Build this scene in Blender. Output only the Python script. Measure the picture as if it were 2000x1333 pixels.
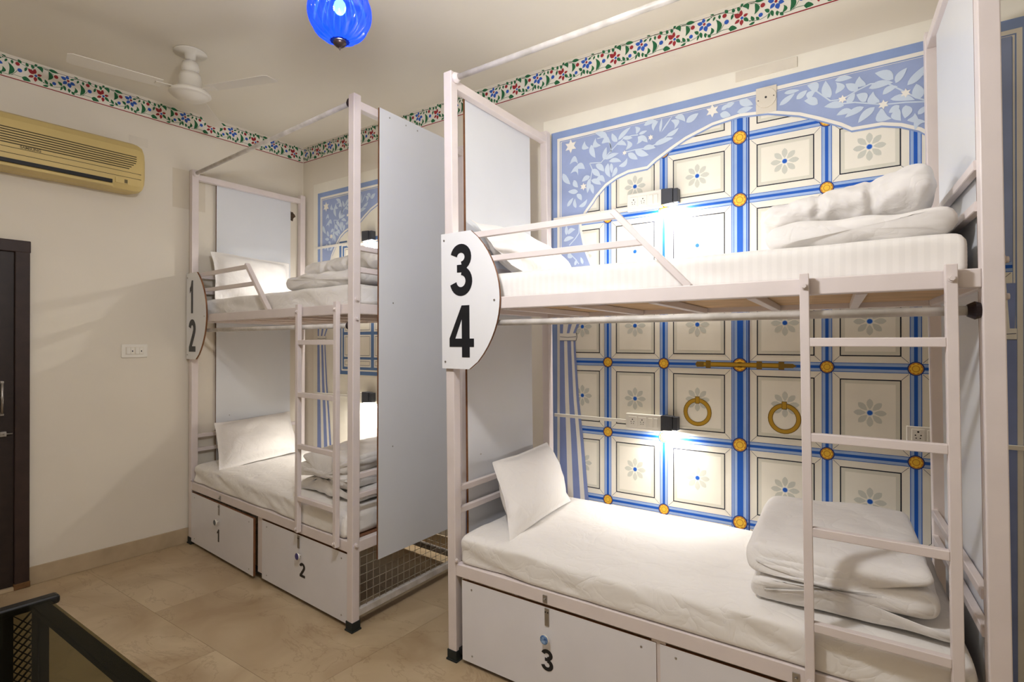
import bpy, bmesh, math, random
from mathutils import Vector, Matrix, noise
random.seed(7)
for o in list(bpy.data.objects): bpy.data.objects.remove(o, do_unlink=True)
S = bpy.context.scene
COL = S.collection
PI = math.pi
# ------------------------------------------------------------------ camera
cam_d = bpy.data.cameras.new('camera'); cam_d.sensor_width = 36.0; cam_d.lens = 36.0*1112.59/2000.0
cam_d.clip_start = 0.05
cam = bpy.data.objects.new('camera', cam_d); COL.objects.link(cam)
cam.location = (4.1658, -2.8429, 1.3959)
cam.rotation_euler = (math.radians(90.161), 0, math.radians(35.559))
S.camera = cam
# ------------------------------------------------------------------ view + world
S.view_settings.view_transform = 'Standard'; S.view_settings.look = 'None'
S.view_settings.gamma = 1.0; S.view_settings.use_curve_mapping = False
S.view_settings.exposure = 0.0
wd = bpy.data.worlds.new('world'); S.world = wd; wd.use_nodes = True
wd.node_tree.nodes['Background'].inputs[0].default_value = (1.0, .93, .82, 1)
wd.node_tree.nodes['Background'].inputs[1].default_value = 0.03

def light(name, kind, loc, power, color=(1,1,1), rot=(0,0,0), **kw):
    l = bpy.data.lights.new(name, kind); l.energy = power; l.color = color
    for k, v in kw.items(): setattr(l, k, v)
    o = bpy.data.objects.new(name, l); COL.objects.link(o); o.location = loc; o.rotation_euler = rot
    return o
# unseen lamps above the frame: a white globe before the right-hand bunk, inferred from the ladder shadows; a warm ceiling lamp added as fill further left; a weak one added behind the photographer
GLOBE = (3.12,-2.02,2.34); WARM = (1.9,-3.0,2.95); REAR = (4.9,-3.7,2.95)
light('globe_lamp_light', 'POINT', GLOBE, 67, (.97,.975,1.0), shadow_soft_size=.09)
light('added_lamp_light', 'AREA', WARM, 5.0, (1,.82,.58), shape='DISK', size=.24)
light('added_lamp_light', 'AREA', REAR, .8, (1,.88,.72), shape='DISK', size=.24)

# ------------------------------------------------------------------ materials
def lin(c):
    c = c/255.0
    return c/12.92 if c <= .04045 else ((c+.055)/1.055)**2.4
def rgb(r, g, b): return (lin(r), lin(g), lin(b), 1.0)
def mat(name, col, rough=.6, var=0.0, scale=6.0, bump=0.0, bscale=40.0, metal=0.0, col2=None, spec=.4, detail=5.0, sheen=0.0, coat=0.0):
    m = bpy.data.materials.new(name); m.use_nodes = True
    nt = m.node_tree; b = nt.nodes['Principled BSDF']
    b.inputs['Base Color'].default_value = col; b.inputs['Roughness'].default_value = rough
    b.inputs['Metallic'].default_value = metal; b.inputs['Specular IOR Level'].default_value = spec
    if sheen: b.inputs['Sheen Weight'].default_value = sheen
    if coat: b.inputs['Coat Weight'].default_value = coat
    tc = nt.nodes.new('ShaderNodeTexCoord')
    if var or col2:
        n = nt.nodes.new('ShaderNodeTexNoise'); n.inputs['Scale'].default_value = scale; n.inputs['Detail'].default_value = detail
        nt.links.new(tc.outputs['Object'], n.inputs['Vector'])
        r = nt.nodes.new('ShaderNodeValToRGB')
        c2 = col2 or tuple(x*(1-var) for x in col[:3])+(1,)
        r.color_ramp.elements[0].position = .35; r.color_ramp.elements[0].color = c2
        r.color_ramp.elements[1].position = .65; r.color_ramp.elements[1].color = col
        nt.links.new(n.outputs['Fac'], r.inputs['Fac']); nt.links.new(r.outputs['Color'], b.inputs['Base Color'])
    if bump:
        n2 = nt.nodes.new('ShaderNodeTexNoise'); n2.inputs['Scale'].default_value = bscale; n2.inputs['Detail'].default_value = 4
        nt.links.new(tc.outputs['Object'], n2.inputs['Vector'])
        bp = nt.nodes.new('ShaderNodeBump'); bp.inputs['Strength'].default_value = bump; bp.inputs['Distance'].default_value = .01
        nt.links.new(n2.outputs['Fac'], bp.inputs['Height']); nt.links.new(bp.outputs['Normal'], b.inputs['Normal'])
    return m
def emit(name, col, power):
    m = bpy.data.materials.new(name); m.use_nodes = True
    b = m.node_tree.nodes['Principled BSDF']
    b.inputs['Base Color'].default_value = col; b.inputs['Emission Color'].default_value = col
    b.inputs['Emission Strength'].default_value = power
    return m
M = {}
M['wall'] = mat('cream_wall_paint', rgb(231,223,208), .75, .05, 1.6, .06, 18)
M['ceil'] = mat('ceiling_paint', rgb(230,223,208), .8, .04, 1.2, .04, 20)
M['border'] = mat('pale_cream_paint', rgb(238,228,200), .75)
M['frame'] = mat('pinkish_white_enamel', rgb(228,217,214), .38, .05, 9, .03, 30, spec=.5)
M['pipe'] = mat('worn_whitewashed_pipe', rgb(220,214,208), .42, 0, 14, .05, 40, col2=rgb(190,184,176), detail=8)
M['panel'] = mat('white_laminate', rgb(224,226,230), .35, .03, 3, spec=.5)
M['locker'] = mat('grey_white_laminate', rgb(230,228,232), .38, .04, 5, spec=.5)
M['edge'] = mat('brown_board_edge', rgb(128,84,52), .7, .25, 40)
M['ply'] = mat('plywood', rgb(206,170,128), .7, .22, 7)
M['plyedge'] = mat('plywood_edge', rgb(140,96,70), .75, .35, 30)
M['black'] = mat('black_plastic', rgb(26,27,30), .45)
M['rubber'] = mat('dark_rubber', rgb(30,36,36), .6)
M['digit'] = mat('black_vinyl', rgb(22,24,30), .35)
M['sign'] = mat('white_acrylic_sign', rgb(232,232,234), .25, spec=.5)
M['steel'] = mat('brushed_steel', rgb(176,172,168), .35, .1, 30, metal=.9)
M['brass'] = mat('brass', rgb(190,160,90), .35, metal=.9)
M['wire'] = mat('grey_wire', rgb(176,166,150), .5, metal=.3)
M['sheet'] = None
M['cotton'] = mat('white_cotton', rgb(238,234,230), .85, .03, 5, .75, 9, sheen=.15)
M['switch'] = mat('white_switch_plastic', rgb(236,232,222), .35)
M['lampbox'] = mat('charcoal_lamp_housing', rgb(60,62,68), .45)
M['led'] = emit('led_strip', (1,.95,.86,1), 14)
M['acbody'] = mat('yellowed_plastic', rgb(216,192,128), .45, .10, 3)
M['acdark'] = mat('ac_slot_shadow', rgb(70,60,36), .7)
M['actext'] = mat('ac_logo_grey', rgb(110,98,66), .5)
M['fan'] = mat('white_fan_enamel', rgb(226,220,208), .4)
M['door'] = mat('dark_brown_door', rgb(44,32,28), .45, .3, 20)
M['doorframe'] = mat('dark_brown_door_frame', rgb(54,38,33), .5, .3, 14)
M['wood'] = mat('bare_worn_wood', rgb(120,86,50), .8, .3, 30)
M['skirt'] = mat('stone_skirting', rgb(190,170,140), .5, .18, 7)
M['hole'] = mat('broken_plaster', rgb(96,80,64), .95, .5, 40)
M['patch'] = mat('grey_plaster_patch', rgb(227,219,204), .85, .08, 8)
M['patch2'] = mat('aged_wall_patch', rgb(221,211,192), .8, .05, 6)
M['globe'] = None
M['bronze'] = mat('dark_bronze', rgb(58,46,46), .35, metal=.6)
M['bulb'] = emit('lit_bulb', (1,.97,.92,1), 30)
# painted colours of the wall decoration
PB = dict(per=(146,168,214), per2=(160,176,216), leaf=(206,220,236), cream=(243,238,224), white=(244,240,230), blue=(8,88,190), navy=(30,62,130),
  ltb=(166,192,232), line=(20,24,40), grey=(222,219,204), petal=(206,207,196), yel=(244,200,62), org=(202,132,34), gold=(188,146,32), gold2=(128,98,24),
  green=(30,104,62), red=(158,40,48), fblue=(44,92,186), rline=(150,28,40), bline=(96,60,40), curt=(138,154,204), fwhite=(240,234,222), win=(96,128,176), dgrey=(96,100,116))
for k, c in PB.items(): M['p_'+k] = mat('paint_'+k, rgb(*c), .6, .06 if k not in ('per','per2','ltb','curt') else .14, 5)
def sheet_mat():
    m = mat('satin_stripe_sheet', rgb(240,236,231), .7, sheen=.2)
    nt = m.node_tree; b = nt.nodes['Principled BSDF']; tc = nt.nodes.new('ShaderNodeTexCoord')
    w = nt.nodes.new('ShaderNodeTexWave'); w.bands_direction = 'X'; w.inputs['Scale'].default_value = 11; w.inputs['Distortion'].default_value = 0
    nt.links.new(tc.outputs['Object'], w.inputs['Vector'])
    r = nt.nodes.new('ShaderNodeValToRGB'); r.color_ramp.elements[0].position = .45; r.color_ramp.elements[1].position = .55
    r.color_ramp.elements[0].color = rgb(240,236,231); r.color_ramp.elements[1].color = rgb(236,232,227)
    nt.links.new(w.outputs['Fac'], r.inputs['Fac']); nt.links.new(r.outputs['Color'], b.inputs['Base Color'])
    n2 = nt.nodes.new('ShaderNodeTexNoise'); n2.inputs['Scale'].default_value = 9; n2.inputs['Detail'].default_value = 5
    nt.links.new(tc.outputs['Object'], n2.inputs['Vector'])
    bp = nt.nodes.new('ShaderNodeBump'); bp.inputs['Strength'].default_value = .3; bp.inputs['Distance'].default_value = .01
    nt.links.new(n2.outputs['Fac'], bp.inputs['Height']); nt.links.new(bp.outputs['Normal'], b.inputs['Normal'])
    return m
M['sheet'] = sheet_mat()
M['plain_sheet'] = mat('plain_white_sheet', rgb(239,235,230), .75, .02, 4, .6, 8, sheen=.2)
def wrinkle(m, sc, dist, strength):
    """crease-like relief: ridged noise into a bump"""
    nt = m.node_tree; b = nt.nodes['Principled BSDF']
    tc = nt.nodes.new('ShaderNodeTexCoord'); h = None
    for s_, k in ((sc, 1.0), (sc*2.7, .45)):
        n = nt.nodes.new('ShaderNodeTexNoise'); n.inputs['Scale'].default_value = s_; n.inputs['Detail'].default_value = 2; n.inputs['Distortion'].default_value = 1.4
        nt.links.new(tc.outputs['Object'], n.inputs['Vector'])
        a = nt.nodes.new('ShaderNodeMath'); a.operation = 'SUBTRACT'; a.inputs[1].default_value = .5; nt.links.new(n.outputs['Fac'], a.inputs[0])
        c = nt.nodes.new('ShaderNodeMath'); c.operation = 'ABSOLUTE'; nt.links.new(a.outputs[0], c.inputs[0])
        p = nt.nodes.new('ShaderNodeMath'); p.operation = 'POWER'; p.inputs[1].default_value = .6; nt.links.new(c.outputs[0], p.inputs[0])
        q = nt.nodes.new('ShaderNodeMath'); q.operation = 'MULTIPLY'; q.inputs[1].default_value = k; nt.links.new(p.outputs[0], q.inputs[0])
        if h is None: h = q
        else:
            ad = nt.nodes.new('ShaderNodeMath'); ad.operation = 'ADD'; nt.links.new(h.outputs[0], ad.inputs[0]); nt.links.new(q.outputs[0], ad.inputs[1]); h = ad
    bp = nt.nodes.new('ShaderNodeBump'); bp.inputs['Strength'].default_value = strength; bp.inputs['Distance'].default_value = dist
    nt.links.new(h.outputs[0], bp.inputs['Height']); nt.links.new(bp.outputs['Normal'], b.inputs['Normal'])
wrinkle(M['cotton'], 4.0, .018, .36); wrinkle(M['plain_sheet'], 3.5, .016, .40)
def marble_mat():
    m = mat('beige_marble', rgb(204,184,152), .32, spec=.5)
    nt = m.node_tree; b = nt.nodes['Principled BSDF']; tc = nt.nodes.new('ShaderNodeTexCoord')
    oi = nt.nodes.new('ShaderNodeObjectInfo')
    add = nt.nodes.new('ShaderNodeVectorMath'); add.operation = 'ADD'
    mul = nt.nodes.new('ShaderNodeVectorMath'); mul.operation = 'SCALE'; mul.inputs[3].default_value = 9
    comb = nt.nodes.new('ShaderNodeCombineXYZ')
    for i in range(3): nt.links.new(oi.outputs['Random'], comb.inputs[i])
    nt.links.new(comb.outputs[0], mul.inputs[0]); nt.links.new(tc.outputs['Object'], add.inputs[0]); nt.links.new(mul.outputs[0], add.inputs[1])
    n = nt.nodes.new('ShaderNodeTexNoise'); n.inputs['Scale'].default_value = 2.2; n.inputs['Detail'].default_value = 8; n.inputs['Distortion'].default_value = 1.2
    nt.links.new(add.outputs[0], n.inputs['Vector'])
    r = nt.nodes.new('ShaderNodeValToRGB')
    r.color_ramp.elements[0].position = .3; r.color_ramp.elements[0].color = rgb(166,142,110)
    r.color_ramp.elements[1].position = .7; r.color_ramp.elements[1].color = rgb(196,176,144)
    nt.links.new(n.outputs['Fac'], r.inputs['Fac'])
    w = nt.nodes.new('ShaderNodeTexNoise'); w.inputs['Scale'].default_value = 1.7; w.inputs['Detail'].default_value = 9; w.inputs['Roughness'].default_value = .62; w.inputs['Distortion'].default_value = .9
    sc = nt.nodes.new('ShaderNodeMapping'); sc.inputs['Scale'].default_value = (1.0, 2.2, 1.0); sc.inputs['Rotation'].default_value = (0,0,.5)
    nt.links.new(add.outputs[0], sc.inputs[0]); nt.links.new(sc.outputs[0], w.inputs['Vector'])
    v = nt.nodes.new('ShaderNodeValToRGB'); cr = v.color_ramp
    cr.elements[0].position = .485; cr.elements[0].color = (0,0,0,1); cr.elements[1].position = .5; cr.elements[1].color = (1,1,1,1)
    e = cr.elements.new(.512); e.color = (0,0,0,1)
    nt.links.new(w.outputs['Fac'], v.inputs['Fac'])
    mx = nt.nodes.new('ShaderNodeMix'); mx.data_type = 'RGBA'; mx.inputs[7].default_value = rgb(138,112,82)
    ml = nt.nodes.new('ShaderNodeMath'); ml.operation = 'MULTIPLY'; ml.inputs[1].default_value = .42
    nt.links.new(v.outputs['Color'], ml.inputs[0])
    nt.links.new(ml.outputs[0], mx.inputs[0]); nt.links.new(r.outputs['Color'], mx.inputs[6])
    nt.links.new(mx.outputs[2], b.inputs['Base Color'])
    return m
M['marble'] = marble_mat()
def glass_mat(name, col, trans, rough=.05):
    m = bpy.data.materials.new(name); m.use_nodes = True; nt = m.node_tree; nt.nodes.clear()
    out = nt.nodes.new('ShaderNodeOutputMaterial'); t = nt.nodes.new('ShaderNodeBsdfTransparent'); t.inputs[0].default_value = trans
    p = nt.nodes.new('ShaderNodeBsdfPrincipled'); p.inputs['Base Color'].default_value = col; p.inputs['Roughness'].default_value = rough
    mx = nt.nodes.new('ShaderNodeMixShader'); mx.inputs[0].default_value = .35
    nt.links.new(t.outputs[0], mx.inputs[1]); nt.links.new(p.outputs[0], mx.inputs[2]); nt.links.new(mx.outputs[0], out.inputs[0])
    return m, mx, p

# ------------------------------------------------------------------ mesh helpers
class MB:
    """collects polygons; build() links them as ONE mesh object"""
    def __init__(s): s.v = []; s.f = []; s.m = []; s.sm = []
    def add(s, vs, fs, mi=0, smooth=False):
        b = len(s.v); s.v += [tuple(p) for p in vs]
        for f in fs: s.f.append([b+i for i in f]); s.m.append(mi); s.sm.append(smooth)
    def box(s, x0, x1, y0, y1, z0, z1, mi=0):
        s.add([(x0,y0,z0),(x1,y0,z0),(x1,y1,z0),(x0,y1,z0),(x0,y0,z1),(x1,y0,z1),(x1,y1,z1),(x0,y1,z1)],
              [(0,3,2,1),(4,5,6,7),(0,1,5,4),(1,2,6,5),(2,3,7,6),(3,0,4,7)], mi)
    def rbox(s, x0, x1, y0, y1, z0, z1, r=.003, mi=0, seg=2):
        bm = bmesh.new(); bmesh.ops.create_cube(bm, size=1)
        for v in bm.verts: v.co = Vector(((x0+x1)/2+v.co.x*(x1-x0), (y0+y1)/2+v.co.y*(y1-y0), (z0+z1)/2+v.co.z*(z1-z0)))
        bmesh.ops.bevel(bm, geom=bm.edges[:], offset=min(r, .45*min(abs(x1-x0), abs(y1-y0), abs(z1-z0))), segments=seg, affect='EDGES', profile=.5)
        s.bm(bm, mi)
    def bm(s, bm, mi=0, smooth=False):
        bm.verts.index_update(); s.add([v.co[:] for v in bm.verts], [[v.index for v in f.verts] for f in bm.faces], mi, smooth); bm.free()
    def tube(s, a, b, r, n=14, mi=0, r2=None, caps=True):
        a = Vector(a); b = Vector(b); d = (b-a).normalized(); u = d.orthogonal().normalized(); w = d.cross(u); r2 = r if r2 is None else r2
        vs = [a+(u*math.cos(t)+w*math.sin(t))*r for t in [2*PI*i/n for i in range(n)]]+[b+(u*math.cos(t)+w*math.sin(t))*r2 for t in [2*PI*i/n for i in range(n)]]
        s.add(vs, [(i,(i+1)%n,n+(i+1)%n,n+i) for i in range(n)], mi, True)
        if caps: s.add(vs, [list(range(n))[::-1], list(range(n,2*n))], mi)
    def bar(s, a, b, w, h, mi=0, up=(0,0,1), r=0.002):
        """rectangular bar from a to b, h along up, w across"""
        a = Vector(a); b = Vector(b); d = (b-a).normalized(); up = Vector(up); sd = d.cross(up).normalized(); up = sd.cross(d).normalized()
        c = [(-w/2,-h/2),(w/2,-h/2),(w/2,h/2),(-w/2,h/2)]
        pr = []
        for i in range(4):
            p = Vector(c[i]+(0,)); 
            q0 = Vector(c[i-1]+(0,)); q1 = Vector(c[(i+1)%4]+(0,))
            pr.append(p+(q0-p).normalized()*r); pr.append(p+(q1-p).normalized()*r)
        vs = [a+sd*p.x+up*p.y for p in pr]+[b+sd*p.x+up*p.y for p in pr]; n = 8
        s.add(vs, [(i,(i+1)%n,n+(i+1)%n,n+i) for i in range(n)]+[list(range(n))[::-1], list(range(n,2*n))], mi)
    def lathe(s, prof, c=(0,0,0), n=32, mi=0, rib=0, ribn=0):
        vs = []
        for r, z in prof:
            for i in range(n):
                t = 2*PI*i/n; rr = r*(1+rib*abs(math.cos(ribn*t/2))) if rib else r
                vs.append((c[0]+rr*math.cos(t), c[1]+rr*math.sin(t), c[2]+z))
        s.add(vs, [(k*n+i, k*n+(i+1)%n, (k+1)*n+(i+1)%n, (k+1)*n+i) for k in range(len(prof)-1) for i in range(n)], mi, True)
    def poly(s, pts, mi=0): s.add(pts, [list(range(len(pts)))], mi)
    def prism(s, pts2, f0, f1, mi=0, mside=None):
        """extrude 2D polygon; f0/f1 map (a,b)->xyz for both faces"""
        n = len(pts2); A = [f0(*p) for p in pts2]; B = [f1(*p) for p in pts2]
        s.add(A+B, [list(range(n))[::-1], list(range(n,2*n))], mi)
        s.add(A+B, [(i,(i+1)%n,n+(i+1)%n,n+i) for i in range(n)], mi if mside is None else mside)
    def map(s, fn): s.v = [fn(*p) for p in s.v]; return s
    def build(s, name, mats, parent=None, **tags):
        me = bpy.data.meshes.new(name); me.from_pydata(s.v, [], s.f)
        if not isinstance(mats, (list, tuple)): mats = [mats]
        for m in mats: me.materials.append(M[m] if isinstance(m, str) else m)
        me.polygons.foreach_set('material_index', s.m); me.polygons.foreach_set('use_smooth', s.sm)
        bm = bmesh.new(); bm.from_mesh(me); bmesh.ops.remove_doubles(bm, verts=bm.verts, dist=1e-6); bmesh.ops.recalc_face_normals(bm, faces=bm.faces); bm.to_mesh(me); bm.free()
        me.update()
        o = bpy.data.objects.new(name, me); COL.objects.link(o)
        if parent: o.parent = parent; o.matrix_parent_inverse = parent.matrix_basis.inverted()
        tag(o, **tags)
        return o
def tag(o, label=None, category=None, group=None, kind=None):
    for k, v in (('label',label),('category',category),('group',group),('kind',kind)):
        if v: o[k] = v
    return o
def thing(name, loc, label=None, category=None, group=None, kind=None):
    o = bpy.data.objects.new(name, None); COL.objects.link(o); o.location = loc; o.empty_display_size = .1
    return tag(o, label, category, group, kind)
def smooth_obj(o, levels=1):
    for p in o.data.polygons: p.use_smooth = True
    if levels:
        m = o.modifiers.new('sub', 'SUBSURF'); m.levels = levels; m.render_levels = levels
    return o
def fbm(p, sc, seed=0): return noise.fractal(Vector((p[0]*sc+seed, p[1]*sc-seed*.7, p[2]*sc+seed*.3)), 1.0, 2.0, 3, noise_basis='PERLIN_ORIGINAL')
# ------------------------------------------------------------------ the room
RX, RY, RZ = 6.1, -4.5, 3.02
def struct(name, mb, m): return mb.build(name, m, None, kind='structure')
b = MB(); b.box(-.15, RX+.15, RY-.15, .15, -.12, -.004); floor = struct('floor', b, 'skirt')
# marble slabs, thin joints
slab = 0
ys = [-4.5,-3.3,-2.4,-1.52,-.62,0]
for j in range(5):
    xs = [0]; off = [.55,1.0,.35,.95,.5][j]; x = off
    while x < RX-.2: xs.append(x); x += 1.22
    xs.append(RX)
    for i in range(len(xs)-1):
        b = MB(); g = .0006; b.box(xs[i]+g, xs[i+1]-g, ys[j]+g, ys[j+1]-g, -.004, 0)
        b.build('marble_slab', 'marble', floor)
b = MB(); b.box(-.15, 0, RY, .15, 0, RZ); struct('wall_left', b, 'wall')
b = MB(); b.box(0, RX, 0, .15, 0, RZ); wall_back = struct('wall_back', b, 'wall')
b = MB(); b.box(RX, RX+.15, RY, .15, 0, RZ); struct('wall_right', b, 'wall')
b = MB(); b.box(0, RX, RY-.15, RY, 0, RZ); struct('wall_front', b, 'wall')
b = MB(); b.box(-.15, RX+.15, RY-.15, .15, RZ, RZ+.1); struct('ceiling', b, 'ceil')
b = MB(); b.rbox(0, .012, -1.792, -.002, 0, .104, .002); struct('baseboard_left', b, 'skirt')
b = MB(); b.rbox(.013, RX, -.012, 0, 0, .104, .002); struct('baseboard_back', b, 'skirt')
# patches on the left wall: broken plaster by the head panel, a plastered-over box above the air conditioner
b = MB(); pts = []
for i in range(14):
    t = 2*PI*i/14; r = .03+.008*math.sin(3*t+1)+.006*math.cos(5*t)
    pts.append((-.105+r*.75*math.cos(t), 2.43+r*1.25*math.sin(t)))
b.prism(pts, lambda a, c: (.0004,a,c), lambda a, c: (.002,a,c)); b.build('plaster_hole', 'hole', bpy.data.objects['wall_left'])
b = MB(); b.box(.0002, .0008, -1.02, -.80, 2.33, 2.60); b.build('plaster_patch', 'patch2', bpy.data.objects['wall_left'])
b = MB(); b.box(.0002, .0015, -1.285, -1.175, 2.69, 2.745); b.build('plaster_patch', 'patch', bpy.data.objects['wall_left'])

# ------------------------------------------------------------------ wall painting helper
class Paint:
    def __init__(s, wall, sx=1.0, ox=0.0, mirror=None):
        s.mb = MB(); s.wall = wall; s.mats = []
    def mi(s, m):
        m = 'p_'+m
        if m not in s.mats: s.mats.append(m)
        return s.mats.index(m)
    def P(s, u, z, L):
        d = .0006+.00045*L
        return (u, -d, z) if s.wall == 'back' else (d, u, z)
    def poly(s, pts, L, m): s.mb.poly([s.P(u, z, L) for u, z in pts], s.mi(m)); return s
    def rect(s, u0, u1, z0, z1, L, m): return s.poly([(u0,z0),(u1,z0),(u1,z1),(u0,z1)], L, m)
    def frame(s, u0, u1, z0, z1, t, L, m):
        s.rect(u0, u1, z1-t, z1, L, m); s.rect(u0, u1, z0, z0+t, L, m); s.rect(u0, u0+t, z0+t, z1-t, L, m); s.rect(u1-t, u1, z0+t, z1-t, L, m); return s
    def disc(s, u, z, r, L, m, n=16, rz=None, fn=None):
        rz = rz or r
        return s.poly([(u+r*(fn(t) if fn else 1)*math.cos(t), z+rz*(fn(t) if fn else 1)*math.sin(t)) for t in [2*PI*i/n for i in range(n)]], L, m)
    def ring(s, u, z, r0, r1, L, m, n=28):
        for i in range(n):
            a = 2*PI*i/n; c = 2*PI*(i+1)/n
            s.poly([(u+r0*math.cos(a),z+r0*math.sin(a)),(u+r1*math.cos(a),z+r1*math.sin(a)),(u+r1*math.cos(c),z+r1*math.sin(c)),(u+r0*math.cos(c),z+r0*math.sin(c))], L, m)
        return s
    def ribbon(s, pts, w, L, m, w2=None, side=0):
        """stroke along pts; side=0 centred, +1/-1 offset fully to one side"""
        n = len(pts); nr = []
        for i in range(n):
            a = Vector(pts[max(i-1,0)]); c = Vector(pts[min(i+1,n-1)]); d = (c-a).normalized(); nr.append(Vector((-d.y, d.x)))
        w2 = w if w2 is None else w2
        for i in range(n-1):
            wa = w+(w2-w)*i/(n-1); wb = w+(w2-w)*(i+1)/(n-1)
            def off(p, q, ww):
                p = Vector(p)
                if side == 0: return (tuple(p+q*ww/2), tuple(p-q*ww/2))
                return (tuple(p+q*ww*side), tuple(p))
            a0, a1 = off(pts[i], nr[i], wa); b0, b1 = off(pts[i+1], nr[i+1], wb)
            s.poly([a0,b0,b1,a1], L, m)
        return s
    def leaf(s, x0, z0, x1, z1, w, bend, L, m, n=7):
        a = Vector((x0,z0)); c = Vector((x1,z1)); d = c-a; nn = Vector((-d.y, d.x))
        if nn.length < 1e-6: return s
        nn.normalize(); up = []; dn = []
        for i in range(n+1):
            t = i/n; mid = a+d*t+nn*bend*4*t*(1-t)*.8; hw = w/2*(math.sin(PI*t**.8))**.85 if 0 < t < 1 else 0
            up.append(tuple(mid+nn*hw)); dn.append(tuple(mid-nn*hw))
        s.poly([up[0],up[1],dn[1]], L, m)
        for i in range(1, n-1): s.poly([up[i],up[i+1],dn[i+1],dn[i]], L, m)
        return s.poly([up[n-1],up[n],dn[n-1]], L, m)
    def star(s, u, z, r, L, m, k=6):
        return s.poly([(u+(r if i%2 == 0 else r*.52)*math.cos(PI/2+PI*i/k), z+(r if i%2 == 0 else r*.52)*math.sin(PI/2+PI*i/k)) for i in range(2*k)], L, m)
    def build(s, name, parent=None, **t): return s.mb.build(name, s.mats, parent, **t)
SPL=[(2.7805,2.5194,2.7033,2.5612,0.03,-0.005),(2.7433,2.4953,2.7966,2.4845,0.0331,0.0189),(2.665,2.4833,2.6408,2.5291,0.029,0.0193),(2.7386,2.4835,2.708,2.5324,0.029,0.0218),(2.6794,2.4997,2.7056,2.4218,0.0299,-0.0069),(2.8376,2.4845,2.8058,2.5371,0.0259,0.0047),(2.8421,2.4919,2.9155,2.5466,0.0232,0.0039),(2.869,2.4988,2.9265,2.4868,0.0203,0.0),(2.8331,2.4729,2.8913,2.4529,0.0234,0.0094),(2.8868,2.429,2.8913,2.4818,0.0264,-0.0203),(2.9482,2.5027,2.9395,2.5433,0.0235,-0.0128),(2.9612,2.4979,3.0082,2.5081,0.0159,0.0),(2.9569,2.4886,2.9482,2.4476,0.0235,0.0157),(2.9612,2.4877,3.0103,2.4451,0.0255,0.0046),(2.9891,2.5385,3.0626,2.5442,0.0241,0.008),(3.0668,2.5452,3.0418,2.4988,0.0221,-0.011),(3.0771,2.4832,3.0874,2.5565,0.0135,0.0),(3.0832,2.4819,3.1442,2.5552,0.0079,0.0),(3.1361,2.5335,3.1522,2.4828,0.0273,0.021),(3.1562,2.5446,3.2095,2.5091,0.026,0.0108),(3.1118,2.458,3.176,2.4854,0.0219,-0.0055),(3.046,2.4238,3.1481,2.4405,0.0271,0.0039),(2.9826,2.4163,3.0543,2.4081,0.0254,0.0063),(2.9395,2.4207,3.0166,2.3774,0.032,-0.0046),(2.9001,2.4099,2.9547,2.3668,0.0281,0.0),(2.7597,2.399,2.7736,2.4681,0.0245,0.0041),(2.7643,2.4023,2.8466,2.4202,0.0235,0.0043),(2.7874,2.3875,2.8623,2.3716,0.0232,0.007),(2.8466,2.3495,2.8957,2.386,0.0236,-0.0138),(2.708,2.3851,2.7596,2.3356,0.0295,0.0049),(2.7828,2.3778,2.7966,2.2976,0.0282,-0.0109),(2.8012,2.3745,2.8058,2.3191,0.0192,0.0),(2.8331,2.3478,2.8058,2.2982,0.0237,0.004),(2.6866,2.3612,2.7363,2.3142,0.0297,0.0),(2.6722,2.325,2.6213,2.3033,0.0263,-0.0044),(2.6698,2.3125,2.6553,2.2331,0.0252,0.0),(2.6794,2.3023,2.741,2.2667,0.0273,0.005),(2.708,2.3019,2.7643,2.2756,0.0295,0.0147),(2.5419,2.4153,2.5967,2.4075,0.0302,0.0276),(2.5794,2.391,2.6408,2.3714,0.0331,0.0127),(2.5469,2.3616,2.5967,2.3422,0.0311,0.0311),(2.4962,2.3704,2.5469,2.3001,0.0302,-0.005),(2.5694,2.3206,2.5967,2.2747,0.0268,-0.0049),(2.5967,2.2507,2.5318,2.2607,0.0253,0.0),(2.6794,2.2809,2.6937,2.223,0.0224,0.0),(3.214,2.5042,3.2757,2.5363,0.0313,0.0),(3.4053,2.5357,3.4482,2.5476,0.0232,0.0),(3.4693,2.5497,3.5316,2.5163,0.0341,0.0),(3.4587,2.4971,3.5316,2.5054,0.0265,0.0),(3.3799,2.5081,3.4304,2.489,0.0305,0.0),(3.3872,2.5251,3.4197,2.5471,0.0196,0.0),(2.5209,2.0133,2.5209,2.0689,0.0199,0.0),(2.53,2.0163,2.5796,2.0383,0.025,0.0104),(2.5025,1.9795,2.5706,1.9921,0.0241,0.0066),(2.5572,1.8792,2.5345,1.9128,0.0258,0.0064),(2.5751,1.8344,2.5885,1.8686,0.0155,0.0),(2.6283,1.838,2.6129,1.8783,0.0163,0.0),(2.5254,2.1755,2.5661,2.2211,0.0213,0.0),(2.5885,2.2374,2.6195,2.1976,0.0243,0.0044),(2.584,2.1596,2.5773,2.2155,0.02,0.006),(2.6018,2.1649,2.6545,2.2003,0.0214,-0.0097)]
SPS=[(2.5494,2.5172,0.0399),(3.0271,2.4678,0.0159),(2.8802,2.4158,0.0142),(2.6311,2.2736,0.0218),(3.3432,2.5318,0.0331)]
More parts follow.
